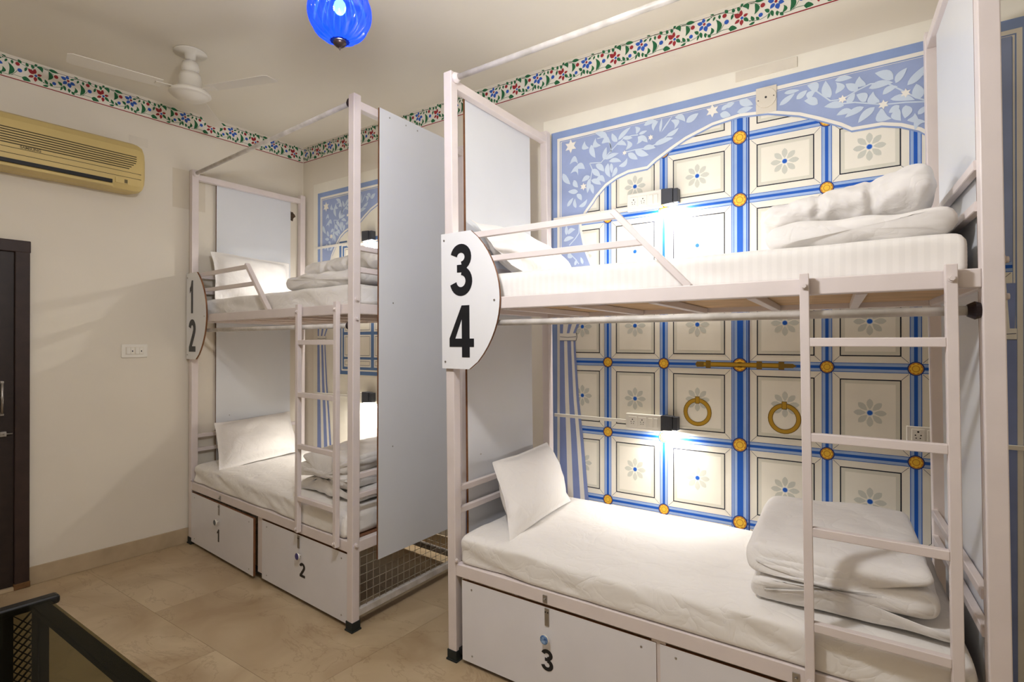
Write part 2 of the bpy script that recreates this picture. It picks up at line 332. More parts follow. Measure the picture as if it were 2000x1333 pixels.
SPT=[[(2.8012,2.4332),(2.7989,2.463),(2.7874,2.499),(2.7759,2.5203)],[(2.6698,2.3985),(2.741,2.3897),(2.7874,2.4317),(2.8331,2.4687),(2.878,2.4969),(2.9221,2.5),(2.9569,2.4967)],[(2.6698,2.3985),(2.6866,2.3612),(2.6746,2.3031),(2.6578,2.2413)],[(2.8779,2.4183),(2.9395,2.4207),(3.0081,2.4173),(3.0584,2.4273),(3.1118,2.456),(3.1721,2.4824)],[(2.7175,2.5262),(2.755,2.5268),(2.792,2.4938),(2.8035,2.4537)],[(2.5391,1.952),(2.5796,1.9872),(2.6018,2.0162),(2.604,2.0668)],[(2.6019,1.8401),(2.5796,1.8694),(2.5436,1.904)]]
SRL=[(3.6459,2.485,3.7099,2.5253,0.0236,0.0),(3.7162,2.4958,3.7599,2.5263,0.026,0.0),(3.6653,2.5366,3.7288,2.5343,0.0187,0.0),(3.7996,2.5093,3.7599,2.547,0.0359,-0.0108),(3.7905,2.5184,3.7721,2.4751,0.0278,-0.0124),(3.8026,2.4539,3.7475,2.4812,0.0333,-0.0067),(3.8505,2.4693,3.8327,2.5482,0.0355,0.0071),(3.8711,2.4809,3.8712,2.5313,0.0302,-0.0188),(3.8682,2.5388,3.9347,2.5343,0.0228,0.0046),(3.903,2.4228,3.8266,2.4345,0.0296,-0.0059),(3.9146,2.4267,3.9431,2.466,0.0254,0.0),(3.9544,2.4762,3.9089,2.5146,0.03,0.0),(3.9824,2.42,3.9488,2.4579,0.0338,-0.0081),(3.9824,2.4887,3.9601,2.534,0.0315,0.014),(3.9935,2.4727,4.0802,2.4758,0.0289,0.0063),(4.0802,2.4886,4.0156,2.5319,0.0369,-0.0074),(4.0881,2.4705,4.1274,2.5232,0.0263,0.0042),(4.0427,2.4342,4.096,2.4557,0.0252,0.0076),(4.0318,2.4046,4.01,2.4554,0.0343,0.0171),(4.0694,2.4082,4.1529,2.3844,0.0271,0.0081),(4.1682,2.3837,4.1581,2.4488,0.0388,0.0),(4.1273,2.4507,4.1936,2.5202,0.0302,-0.004),(4.1325,2.4619,4.1835,2.4795,0.0217,0.0058),(3.9317,2.3961,3.8739,2.3863,0.0249,-0.0044),(3.9768,2.3985,3.9059,2.3689,0.0268,-0.0043),(4.0154,2.3892,3.9543,2.3347,0.0296,-0.0043),(4.0372,2.3775,4.0747,2.327,0.0395,-0.0263),(4.1011,2.3749,4.064,2.3519,0.0254,0.0),(4.122,2.3699,4.1193,2.3168,0.0343,0.0062),(4.0959,2.3635,4.1063,2.3103,0.0329,-0.0118),(4.1271,2.3055,4.1529,2.3311,0.0308,-0.018),(4.1631,2.3224,4.1934,2.3526,0.0202,0.0),(4.1528,2.2621,4.1933,2.2844,0.027,0.0245)]
SRS=[(3.8973,2.4509,0.0184),(4.1221,2.4204,0.0196),(4.0453,2.3917,0.0204)]
SRT=[[(3.7905,2.5184),(3.8505,2.4558),(3.8973,2.4509),(3.9544,2.4762),(3.9991,2.4908),(4.0535,2.4829),(4.1065,2.4371),(4.1581,2.3925),(4.1934,2.3712)],[(3.8386,2.4384),(3.9431,2.4264),(4.0453,2.3917),(4.122,2.3825),(4.1934,2.3681)]]
FRG=[(0.008,2.9414,0.0304,2.9189,0.0153,0.0),(0.0553,2.9151,0.041,2.939,0.0135,0.0024),(0.0761,2.91,0.0631,2.9282,0.012,0.0),(0.0579,2.9066,0.0304,2.9007,0.0107,0.0019),(0.1209,2.9307,0.1005,2.9499,0.0148,-0.0024),(0.1235,2.926,0.1133,2.9011,0.0092,0.0),(0.1298,2.9368,0.1374,2.9064,0.0137,0.0),(0.1537,2.9267,0.1562,2.9018,0.0118,0.0),(0.1674,2.9135,0.1811,2.8966,0.0132,0.0),(0.16,2.9817,0.1811,2.9911,0.0097,0.0),(0.1774,2.9091,0.1823,2.9441,0.0145,-0.0133),(0.2094,2.9066,0.2058,2.9754,0.0204,-0.0204),(0.265,2.9113,0.3053,2.9021,0.0206,0.0024),(0.2722,2.9115,0.2876,2.9213,0.0103,0.0),(0.2745,2.9058,0.2817,2.8973,0.0114,0.0),(0.1984,3.003,0.1774,3.0075,0.0063,0.0),(0.2021,2.9917,0.1922,2.9724,0.0099,0.0),(0.2229,2.9935,0.2241,2.9719,0.0114,0.0),(0.2627,2.9901,0.2483,3.0074,0.0144,0.0),(0.2865,2.9759,0.2781,2.9503,0.0112,0.0),(0.2912,2.9817,0.2853,3.0035,0.0135,0.0),(0.3171,2.9804,0.3077,3.002,0.0139,0.0),(0.058,3.0022,0.1044,2.9973,0.0164,0.0013),(0.0027,2.9993,0.0291,2.9726,0.0185,0.0138),(0.0593,2.9914,0.0553,2.941,0.0189,0.0151),(0.0027,3.0006,-0.0027,3.0115,0.0136,0.0)]
FRR=[(-0.0067,2.9525,-0.0027,2.9827,0.0151,0.0),(0.0066,2.9497,0.0278,2.9561,0.0129,0.0),(-0.0014,2.9365,-0.0027,2.9081,0.0155,0.0),(-0.0107,2.9394,-0.0336,2.9253,0.0138,0.0),(-0.0094,2.9494,-0.0349,2.9732,0.0202,0.0)]
FRB=[(0.1475,2.9794,0.145,3.0006,0.0159,0.0),(0.1412,2.9751,0.1146,2.9851,0.0176,0.0),(0.1437,2.9654,0.1247,2.9448,0.0163,0.0),(0.1537,2.9609,0.16,2.9323,0.019,0.0),(0.16,2.9652,0.1848,2.9572,0.0169,0.0)]
FRD=[(0.0838,2.9303,0.0103,2),(0.2567,2.9475,0.0117,2),(0.2471,2.9805,0.011,1),(0.0929,2.9729,0.0113,1),(0.0357,2.9178,0.0034,0),(0.1836,2.9941,0.0033,0),(0.0,2.9434,0.0073,2),(0.15,2.971,0.0071,1)]
FRS=[[(0.0357,2.9178),(0.0579,2.9117),(0.0838,2.9102),(0.1095,2.9177),(0.1273,2.9325)],[(0.1537,2.9267),(0.1674,2.9122),(0.1848,2.9068),(0.2094,2.9066),(0.2337,2.9139),(0.265,2.9126)],[(0.2192,2.9085),(0.2337,2.9238),(0.2458,2.9423)],[(0.1836,2.9941),(0.2094,2.9993),(0.2459,2.9945),(0.2817,2.9825),(0.2983,2.9671)],[(-0.0187,2.9733),(-0.0107,2.9918),(0.0027,3.0006),(0.0318,3.0003),(0.058,2.9932),(0.0813,2.9805)],[(0.0106,3.0032),(0.0318,3.0068),(0.058,3.0022)],[(0.3147,2.9616),(0.3182,2.98)]]

# ------------------------------------------------------------------ floral frieze under the ceiling
PER = .3275
def frieze(wall, u_first, step, count, u0, u1, label):
    root = thing('floral_frieze', (0,-.5,2.89) if wall == 'left' else (1,0,2.89), label, 'frieze', 'painted floral friezes')
    p = Paint(wall); p.rect(u0, u1, 2.885, 3.006, 0, 'fwhite'); p.build('white_band', root)
    p = Paint(wall); p.rect(u0, u1, 2.888, 2.8935, 1, 'rline'); p.build('red_line', root)
    p = Paint(wall); p.rect(u0, u1, 2.9985, 3.001, 1, 'bline'); p.build('brown_line', root)
    k = step/PER
    for i in range(count):
        ub = u_first+step*i
        p = Paint(wall)
        ok = lambda u: u0+.003 < u < u1-.003
        for st in FRS:
            q = [(ub+x*k, z) for x, z in st]
            if all(ok(x) for x, z in q): p.ribbon(q, .0022, 1, 'green')
        for (l, m) in ((FRG,'green'),(FRR,'red'),(FRB,'fblue')):
            for li, (x0, z0, x1, z1, w, bd) in enumerate(l):
                if ok(ub+x0*k) and ok(ub+x1*k): p.leaf(ub+x0*k, z0, ub+x1*k, z1, w*1.12, bd, 1.3+.06*li, m)
        for x, z, r, c in FRD:
            if ok(ub+x*k): p.disc(ub+x*k, z, r*.95, 3.2, ['green','red','fblue'][c], 10)
        if p.mats: p.build('flower_motif', root)
frieze('left', -1.7648-.336*8, .336, 14, RY+.01, -.004, 'long floral frieze under the ceiling on the wall with the air conditioner')
frieze('back', 3.1537-.3275*10, .3275, 19, .004, RX-.004, 'long floral frieze under the ceiling above the blue murals')

# ------------------------------------------------------------------ murals behind the bunks
ARCH = [(2.488,1.70),(2.72,1.76),(2.678,1.832),(2.639,1.922),(2.615,2.028),(2.612,2.065),(2.639,2.126),(2.687,2.18),(2.713,2.212),(2.769,2.262),(2.833,2.294),(2.9,2.313),(3.008,2.315),(3.05,2.345),(3.132,2.389),(3.211,2.427),(3.343,2.468),(3.47,2.482)]
def spandrel(root, fx, top, zt, leaves, stars, stems, name='spandrel', arch=ARCH):
    """fx maps the traced left-half coordinate to the wall"""
    p = Paint('back'); p.poly([(fx(x), z+zt) for x, z in [(2.488,top-zt)]+arch+[(arch[-1][0],top-zt)]], 7, 'per2'); o = p.build('spandrel_field', root)
    a = [(fx(x), z+zt) for x, z in arch[1:]]
    sd = -1 if fx(3.0) < fx(3.1) else 1
    p = Paint('back'); p.ribbon(a, .014, 8, 'white'); p.build('arch_line', root)
    p = Paint('back'); p.ribbon([(x, z-.011) for x, z in a], .008, 7.5, 'per'); p.build('arch_shade_line', root)
    fs = abs(fx(3.1)-fx(3.0))/.1; mir = -1 if fx(3.0) > fx(3.1) else 1
    for st in stems:
        p = Paint('back'); p.ribbon([(fx(x), z+zt) for x, z in st], .006, 9, 'leaf'); p.build('painted_stem', root)
    for li, (x0, z0, x1, z1, w, bd) in enumerate(leaves):
        p = Paint('back'); p.leaf(fx(x0), z0+zt, fx(x1), z1+zt, w*1.08*(.5+.5*fs), bd*mir*1.35, 9.4+.035*(li % 23), 'leaf'); p.build('painted_leaf', root)
    for x, z, r in stars:
        p = Paint('back'); p.star(fx(x), z+zt, r, 11, 'white'); p.build('painted_star', root)
def curtain(root, fx):
    z = [0.11,.2,.522,.848,1.076,1.337,1.415]; xr = [2.712,2.70,2.662,2.63,2.602,2.582,2.578]
    fr = [(0,.28,'curt'),(.28,.48,'white'),(.48,.72,'curt'),(.72,.87,'white'),(.87,1,'curt')]
    p = Paint('back')
    for f0, f1, m in fr:
        for i in range(6):
            x = lambda f, k: fx(2.476+(xr[k]-2.476)*f)
            p.poly([(x(f0,i),z[i]),(x(f1,i),z[i]),(x(f1,i+1),z[i+1]),(x(f0,i+1),z[i+1])], 7, m)
    p.build('painted_curtain', root)
    p = Paint('back')
    for f0, f1, m in [(0,.15,'curt'),(.15,.42,'white'),(.42,.6,'curt'),(.6,.85,'white'),(.85,1,'curt')]:
        A = lambda f: fx(2.482+.092*f); B = lambda f: fx(2.478+.19*f)
        p.poly([(A(f0),1.443),(A(f1),1.443),(B(f1),1.62),(B(f0),1.62)], 7, m)
    p.build('curtain_flare', root)
    p = Paint('back'); p.rect(fx(2.476), fx(2.583), 1.408, 1.449, 8, 'white'); p.ribbon([(fx(2.478),1.430),(fx(2.53),1.426),(fx(2.583),1.430)], .003, 8.5, 'dgrey')
    p.ribbon([(fx(2.476),1.407),(fx(2.583),1.407)], .003, 8.5, 'dgrey'); p.ribbon([(fx(2.583),1.407),(fx(2.590),1.43),(fx(2.583),1.45)], .003, 8.5, 'dgrey'); p.build('curtain_tie', root)
def border(root, u0, u1, zt, bw):
    p = Paint('back'); p.rect(u0-.055, u1+.055, .11, zt+.08, 0, 'cream'); p.build('cream_surround', root)
    p = Paint('back'); p.rect(u0, u1, .11, zt, 1, 'per'); p.build('blue_border', root)
    for k, (o, w) in enumerate(((bw, .017),(bw+.022, .006))):
        p = Paint('back'); p.rect(u0+o, u1-o, zt-o-w, zt-o, 2.5, 'white'); p.rect(u0+o, u0+o+w, .11, zt-o-w, 2.5, 'white'); p.rect(u1-o-w, u1-o, .11, zt-o-w, 2.5, 'white'); p.build('border_line', root)

# --- the big painted door behind the right-hand bunk
AX = 3.47
mu = thing('wall_mural', (AX,0,.11), 'blue and cream painted door mural with gold rings behind the nearest bunk bed', 'mural')
border(mu, 2.418, 4.522, 2.618, .040)
p = Paint('back'); p.rect(2.488, 4.452, .11, 2.553, 2, 'cream'); p.build('door_ground', mu)
cols = [2.470,2.780,3.096,3.470,3.836,4.155,4.470]; rows = [.168,.538,.908,1.289,1.683,2.077,2.375,2.70]
hl = lambda i: .0405 if i == 3 else .0205
hr = lambda i: .048 if i == 3 else .0205
def hbar(u0, u1, z):
    p = Paint('back'); p.rect(u0, u1, z-.0205, z+.0205, 3, 'ltb'); p.rect(u0, u1, z-.0062, z+.0062, 4, 'blue')
    for d in (-.0200,.0178): p.rect(u0, u1, z+d, z+d+.0022, 4, 'blue')
    p.build('painted_rail', mu)
def vbar(i, z0, z1):
    x = cols[i]; p = Paint('back')
    if i == 3:
        p.rect(x-.038, x+.044, z0, z1, 3.5, 'ltb'); p.rect(x-.012, x+.015, z0, z1, 4.5, 'blue')
        for d, w in ((-.038,.003),(-.028,.0025),(.030,.004)): p.rect(x+d, x+d+w, z0, z1, 4.5, 'blue')
        p.rect(x+.038, x+.045, z0, z1, 4.5, 'navy')
    else:
        p.rect(x-.0205, x+.0205, z0, z1, 3.5, 'ltb'); p.rect(x-.0064, x+.0064, z0, z1, 4.5, 'blue')
        for d in (-.0200,.0178): p.rect(x+d, x+d+.0022, z0, z1, 4.5, 'blue')
    p.build('painted_stile', mu)
for z in rows[:-1]: hbar(2.488, 4.452, z)
for i in range(1,6): vbar(i, .11, 2.553)
for i in range(6):
    for j in range(7):
        a0 = cols[i]+hr(i); a1 = cols[i+1]-hl(i+1); c0 = rows[j]+.0205; c1 = min(rows[j+1]-.0205, 2.68)
        if i == 0: a0 = 2.49
        if i == 5: a1 = 4.45
        if j == 6: c1 = 2.548
        p = Paint('back'); ins = .028
        p.rect(a0+ins, a1-ins, c0+ins, c1-(ins if j < 6 else 0), 2.3, 'grey'); ii = ins+.020
        p.rect(a0+ii, a1-ii, c0+ii, c1-(ii if j < 6 else 0), 2.6, 'cream')
        p.frame(a0+ins, a1-ins, c0+ins, c1-ins if j < 6 else 2.549, .0050, 2.9, 'line')
        for (x, z, sx, sz) in ((a0,c0,1,1),(a1,c0,-1,1),(a0,c1,1,-1),(a1,c1,-1,-1)):
            if j < 6: p.ribbon([(x+sx*.003,z+sz*.003),(x+sx*ins,z+sz*ins)], .0018, 2.9, 'dgrey')
        pan = p.build('painted_panel', mu)
        if j == 6: continue
        cx = (a0+a1)/2; cz = (c0+c1)/2
        if i == 0: cx = 2.622
        if j == 2 and i in (2,3): cz += .015
        if i == 2: cx = 3.268
        p = Paint('back')
        for k in range(8):
            t = PI/4*k+PI/2; ct, st_ = math.cos(t), math.sin(t); p.poly([(cx+a*ct-w*st_, cz+a*st_+w*ct) for a, w in ((.014,0),(.022,.006),(.034,.0118),(.046,.0115),(.054,.007),(.060,0),(.054,-.007),(.046,-.0115),(.034,-.0118),(.022,-.006))], 3, 'petal')
        p.disc(cx, cz, .012, 3.2, 'ltb', 12); p.disc(cx, cz, .0095, 3.6, 'blue', 12); p.build('painted_flower', pan)
def rosette(u, z, r=.025):
    p = Paint('back'); p.disc(u, z, r*1.18, 5, 'navy', 20); p.disc(u, z, r, 5.4, 'org', 24)
    for k in range(8):
        t = PI/4*k; p.disc(u+r*.62*math.cos(t), z+r*.62*math.sin(t), r*.26, 5.8, 'yel', 8)
    p.disc(u, z, r*.55, 6, 'org', 14); p.disc(u, z, r*.44, 6.3, 'yel', 14); p.build('painted_rosette', mu)
for i in range(1,6):
    for j in range(7): rosette(cols[i], rows[j], .030 if i == 3 else .025)
for u, z in ((3.268,1.050),(3.664,1.048)):
    p = Paint('back'); p.ring(u, z, .049, .070, 5, 'gold2'); p.ring(u, z, .052, .0665, 5.4, 'gold'); p.rect(u-.011, u+.011, z+.042, z+.078, 5.8, 'gold2'); p.rect(u-.008, u+.008, z+.045, z+.075, 6.1, 'gold'); p.build('painted_ring', mu)
p = Paint('back'); p.poly([(3.258,1.289),(3.266,1.302),(3.30,1.302),(3.30,1.276),(3.266,1.276)], 6.3, 'gold2'); p.rect(3.30, 3.64, 1.278, 1.301, 6.3, 'gold2'); p.rect(3.30, 3.64, 1.283, 1.297, 6.6, 'gold')
for u in (3.31,3.545,3.64): p.rect(u, u+.024, 1.271, 1.308, 6.9, 'gold2')
p.poly([(3.664,1.280),(3.70,1.280),(3.716,1.289),(3.70,1.299),(3.664,1.299)], 6.6, 'gold2'); p.build('painted_latch', mu)
curtain(mu, lambda x: x); curtain(mu, lambda x: 2*AX-x)
spandrel(mu, lambda x: x, 2.553, 0, SPL, SPS, SPT)
spandrel(mu, lambda x: 2*AX-x, 2.553, 0, [], [], [])
for st in SRT: p = Paint('back'); p.ribbon(st, .006, 9, 'leaf'); p.build('painted_stem', mu)
for li, q in enumerate(SRL): p = Paint('back'); p.leaf(q[0],q[1],q[2],q[3],q[4]*1.05,min(max(q[5]*1.3,-.028),.028), 9.4+.035*li, 'leaf'); p.build('painted_leaf', mu)
for x, z, r in SRS: p = Paint('back'); p.star(x, z, r, 11, 'white'); p.build('painted_star', mu)
# --- the smaller arch with a painted window behind the left-hand bunk
u0, u1 = .197, 1.903
m1 = thing('wall_mural', (1.05,0,.11), 'blue arch mural with painted window and curtains behind the corner bunk bed', 'mural')
border(m1, u0, u1, 2.604, .036)
p = Paint('back'); p.rect(u0+.07, u1-.07, .11, 2.54, 2, 'cream'); p.build('wall_ground', m1)
sc = (1.05-.262)/(3.47-2.488)
f1 = lambda x: .262+(x-2.488)*sc
f2 = lambda x: 2*1.05-f1(x)
curtain(m1, lambda x: .197+(x-2.476)*1.0+.0); curtain(m1, lambda x: 2.1-(.197+(x-2.476)))
spandrel(m1, f1, 2.54, -.035, SPL, SPS, SPT); spandrel(m1, f2, 2.54, -.035, SPL, SPS, SPT)
p = Paint('back'); p.rect(.473, 1.627, 1.150, 2.185, 3, 'win'); p.frame(.50, 1.60, 1.178, 2.158, .012, 3.5, 'white'); p.build('window_frame', m1)
for ci in range(3):
    x0 = .532+ci*.345; x1 = x0+.312
    for c0, c1 in ((1.210,1.268),(1.286,1.455),(1.478,1.648),(1.671,1.84),(1.863,2.03),(2.05,2.13)):
        p = Paint('back'); p.rect(x0, x1, c0, c1, 4, 'white'); p.rect(x0+.012, x1-.012, c0+.012, c1-.012, 4.4, 'cream'); p.frame(x0+.012, x1-.012, c0+.012, c1-.012, .003, 4.8, 'dgrey')
        if c1-c0 > .1:
            cx = (x0+x1)/2; cz = (c0+c1)/2
            for k in range(8):
                t = PI/4*k+PI/8*0; p.leaf(cx+.008*math.cos(t), cz+.008*math.sin(t), cx+(.034 if k % 2 else .024)*math.cos(t), cz+(.034 if k % 2 else .024)*math.sin(t), .008, 0, 5, 'dgrey', 5)
        p.build('window_pane', m1)
# ------------------------------------------------------------------ bunk beds
W_ = .0455; D_ = .90
def bedmap(ox, oy, rot, lean, sk0, sk1, L):
    a = math.atan(rot); c, s = math.cos(a), math.sin(a)
    def fn(x, y, z):
        x2 = x+(sk0+(sk1-sk0)*min(max(x/L,0),1))*y
        return (ox+x2*c-y*s+lean*(z-1.2), oy+x2*s+y*c, z)
    return fn
def stroke(pts, w):
    """outline polygon of a thick stroke"""
    n = len(pts); up = []; dn = []
    for i in range(n):
        a = Vector(pts[max(i-1,0)]); c = Vector(pts[min(i+1,n-1)]); d = (c-a).normalized(); nn = Vector((-d.y,d.x)); p = Vector(pts[i])
        ww = w[i] if isinstance(w, (list,tuple)) else w
        up.append(tuple(p+nn*ww/2)); dn.append(tuple(p-nn*ww/2))
    return up+dn[::-1]
def arc(cx, cy, rx, ry, a0, a1, n=14): return [(cx+rx*math.cos(math.radians(a0+(a1-a0)*i/n)), cy+ry*math.sin(math.radians(a0+(a1-a0)*i/n))) for i in range(n+1)]
def digit(ch):
    """polygons of a bold condensed digit in a 0.56 x 1 box"""
    if ch == '1': return [[(.20,0),(.20,.70),(.04,.62),(.04,.77),(.16,.84),(.25,1),(.40,1),(.40,0)]]
    if ch == '4': return [[(0,.20),(0,.36),(.30,1),(.48,1),(.48,.36),(.58,.36),(.58,.20),(.48,.20),(.48,0),(.30,0),(.30,.20)]], [[(.14,.36),(.30,.74),(.30,.36)]]
    if ch == '3':
        a = arc(.27,.745,.185,.17,168,-82,18); b2 = arc(.27,.285,.205,.20,84,-168,20)
        return [stroke(a,.17), stroke(b2,.17), [(.17,.455),(.30,.455),(.30,.60),(.17,.60)]]
    if ch == '2':
        a = arc(.27,.71,.19,.20,170,-30,14)+[(.37,.50),(.22,.28),(.12,.13)]
        return [stroke(a,.18), [(.02,0),(.54,0),(.54,.17),(.02,.17)], [(.02,.0),(.02,.12),(.14,.25),(.28,.15)]]
def put_digit(name, ch, x0, z0, w, h, y, fn, parent, m='digit', t=.0015):
    polys = digit(ch); b = MB(); holes = None
    if isinstance(polys, tuple): polys, holes = polys
    if holes:   # 4: split around the counter
        polys = [[(0,.20),(.58,.20),(.58,.36),(0,.36)], [(.30,0),(.48,0),(.48,.20),(.30,.20)], [(.30,.36),(.48,.36),(.48,1),(.30,1)], [(0,.36),(.14,.36),(.30,.74),(.30,1)]]
    for k, pl in enumerate(polys):
        e = .00008*k
        q = [(x0+a/.58*w, z0+c*h) for a, c in pl]
        b.prism(q, lambda a, c: (a, y-t-e, c), lambda a, c: (a, y, c))
    b.map(fn); return b.build(name, m, parent)
def bolt(x, y, z, ax, fn, parent, r=.009, m='frame'):
    b = MB(); d = Vector(ax); a = Vector((x,y,z))
    b.tube(a, a+d*.004, r*1.35, 12); b.tube(a+d*.004, a+d*.011, r, 6, r2=r*.9); b.map(fn); b.build('bolt', m, parent)
def rod(x0, x1, y, z, r, fn, parent, cap):
    b = MB(); b.tube((x0,y,z), (x1,y,z), r, 16); b.map(fn); o = b.build('curtain_rod', 'pipe', parent)
    for xe, s in ((x0,1),(x1,-1)):
        b = MB(); b.tube((xe-.002*s,y,z), (xe+.012*s,y,z), r*1.5, 16, r2=r*1.9); b.tube((xe+.012*s,y,z), (xe+.028*s,y,z), r*1.9, 16, r2=r*1.25); b.map(fn); b.build('rod_end_cap', cap if s < 0 else 'frame', o)
def bunk(B):
    fn, L = B['fn'], B['L']
    o = thing('bunk_bed', fn(L/2, D_/2, 0), B['label'], 'bunk bed', 'steel bunk beds')
    def part(name, mb, m, parent=o, label=None): mb.map(fn); return mb.build(name, m, parent, label=label)
    # posts with rubber feet
    for px in (0, L-W_):
        for py in (0, D_-W_):
            b = MB(); b.rbox(px, px+W_, py, py+W_, .012, 2.60, .003); p = part('post', b, 'frame')
            b = MB(); b.rbox(px-.004, px+W_+.004, py-.004, py+W_+.004, .006, .046, .002); b.rbox(px-.008, px+W_+.008, py-.008, py+W_+.008, 0, .008, .002)
            part('rubber_foot', b, 'rubber', p)
    # long rails
    for y0, y1 in ((.003,.043),(D_-.043,D_-.003)):
        b = MB(); b.rbox(W_, L-W_, y0, y1, .375, .428, .003); part('lower_rail', b, 'frame')
        b = MB(); b.rbox(W_, L-W_, y0, y1, 1.537, 1.586, .003); part('upper_rail', b, 'frame')
    # end frames
    for e in (0,1):
        x0, x1 = ((.002,.042) if e == 0 else (L-.042,L-.002))
        xb = .022 if e == 0 else L-B['barin']
        b = MB(); b.rbox(x0, x1, W_, D_-W_, 2.532, 2.572, .003); part('top_end_rail', b, 'frame')
        b = MB(); b.rbox(x0, x1, W_, D_-W_, .375, .428, .003); part('lower_end_rail', b, 'frame')
        b = MB(); b.rbox(x0, x1, W_, D_-W_, 1.537, 1.586, .003); part('upper_end_rail', b, 'frame')
        b = MB(); b.rbox(x0+.006, x1-.006, W_, D_-W_, .058, .092, .003); part('floor_end_rail', b, 'pipe')
        for z in (1.860,1.752,.742,.645):
            b = MB(); b.bar((xb,W_,z), (xb,D_-W_,z), .022, .026); part('end_bar', b, 'frame')
        # wire grille
        b = MB(); xm = (x0+x1)/2
        k = W_+.02
        while k < D_-W_-.01: b.tube((xm,k,.09), (xm,k,.378), .0016, 5, caps=False); k += .044
        z = .118
        while z < .37: b.tube((xm+.002,W_,z), (xm+.002,D_-W_,z), .0016, 5, caps=False); z += .044
        part('wire_grille', b, 'wire')
        # privacy panel on the end
        xp = B['headp'] if e == 0 else B['footp']; pz0, pz1 = (.29,2.578) if e == 0 else (.306,2.578)
        py0, py1 = B['hp'] if e == 0 else B['fp']
        b = MB(); b.prism([(py0,pz0),(py1,pz0),(py1,pz1),(py0,pz1)], lambda a, c: (xp,a,c), lambda a, c: (xp+.012,a,c), 0, 1)
        pn = part('headboard_panel' if e == 0 else 'footboard_panel', b, ['panel','edge'], label='white laminate panel with brown edge')
        for sy, sz in ((py0+.10,.86),(py0+.10,1.60),(py0+.07,pz1-.03),(py0+.19,pz1-.03),(py0+.28,pz1-.03)):
            xs = xp+.012 if e == 1 else xp+.012
            b = MB(); b.tube((xs-.001,sy,sz), (xs+.0015,sy,sz), .004, 8); part('screw', b, 'steel', pn)
    # back grille below the mattress
    b = MB(); k = .09
    while k < L-.06: b.tube((k,D_-.02,.09), (k,D_-.02,.378), .0016, 5, caps=False); k += .06
    z = .118
    while z < .37: b.tube((W_,D_-.018,z), (L-W_,D_-.018,z), .0016, 5, caps=False); z += .06
    part('wire_grille', b, 'wire')
    b = MB(); b.rbox(W_, L-W_, D_-.034, D_-.008, .058, .092, .003); part('floor_back_rail', b, 'pipe')
    # decks and cross bearers
    b = MB(); b.box(.046, L-.046, .046, D_-.046, .414, .430); part('lower_deck', b, 'plyedge')
    b = MB(); b.box(.046, L-.046, .044, D_-.044, 1.560, 1.574); part('upper_deck', b, 'ply')
    for xk in (.30,.62,.95,1.28,1.58):
        b = MB(); b.rbox(xk-.015, xk+.015, .043, D_-.043, 1.534, 1.559, .002); part('deck_bearer', b, 'frame')
        b = MB(); b.rbox(xk-.015, xk+.015, .043, D_-.043, .378, .413, .002); part('deck_bearer', b, 'frame')
    # guard rail of the upper bunk
    b = MB(); b.bar((W_,.02,1.858), (.826,.02,1.858), .020, .026); part('guard_bar', b, 'frame')
    b = MB(); b.bar((W_,.02,1.750), (.925,.02,1.750), .020, .024); part('guard_bar', b, 'frame')
    b = MB(); b.bar((.812,.02,1.872), (1.088,.02,1.582), .022, .030, up=(0,1,0)); part('guard_brace', b, 'frame')
    # curtain rods
    rod(W_, L-W_, .022, 2.570, .0125, fn, o, 'bronze'); rod(W_, L-W_, .022, 1.479, .0125, fn, o, 'bronze')
    # number board
    pts = [(-.010,1.282),(.145,1.282)]
    for i in range(1,18):
        t = i/18; zz = 1.282+(1.875-1.282)*t
        pts.append((.150+.158*(1-(2*t-1)**2)**.85+.008*t, zz))
    pts += [(.160,1.875),(-.010,1.875)]
    b = MB(); b.prism(pts, lambda a, c: (a,-.014,c), lambda a, c: (a,-.003,c), 0, 1)
    sg = part('number_board', b, ['sign','edge'], label='white rounded number board with black digits')
    for ch, z0, z1 in ((B['no'][0],1.597,1.822),(B['no'][1],1.333,1.556)):
        x0, x1 = B['dx'][ch]
        put_digit('digit', ch, x0, z0, x1-x0, z1-z0, -.0142, fn, sg)
    for sx, sz in ((.008,1.845),(.010,1.312),(.285,1.572)):
        b = MB(); b.tube((sx,-.0138,sz), (sx,-.0165,sz), .0045, 10); part('screw', b, 'steel', sg)
    # ladder
    xa, xb_ = B['lad']; b = MB()
    b.rbox(xa, xa+.025, -.030, -.004, .392, 1.598, .002); la = part('ladder_stile', b, 'frame')
    b = MB(); b.rbox(xb_, xb_+.026, -.030, -.004, .392, 1.598, .002); part('ladder_stile', b, 'frame')
    for z in (1.397,1.121,.848,.574):
        b = MB(); b.rbox(xa+.025, xb_, -.030, -.006, z-.0125, z+.0125, .002); part('ladder_rung', b, 'frame')
    for xx in (xa+.0125, xb_+.013):
        bolt(xx, -.030, 1.560, (0,-1,0), fn, o, .0072); bolt(xx, -.030, .412, (0,-1,0), fn, o, .0072)
    for z in (1.605,1.512,.415):
        bolt(L, .022, z, (1,0,0), fn, o)
        bolt(0, .022, z, (-1,0,0), fn, o) if B['no'] == '34' else None
    bolt(.052, .0025, .445, (0,-1,0), fn, o, .007)
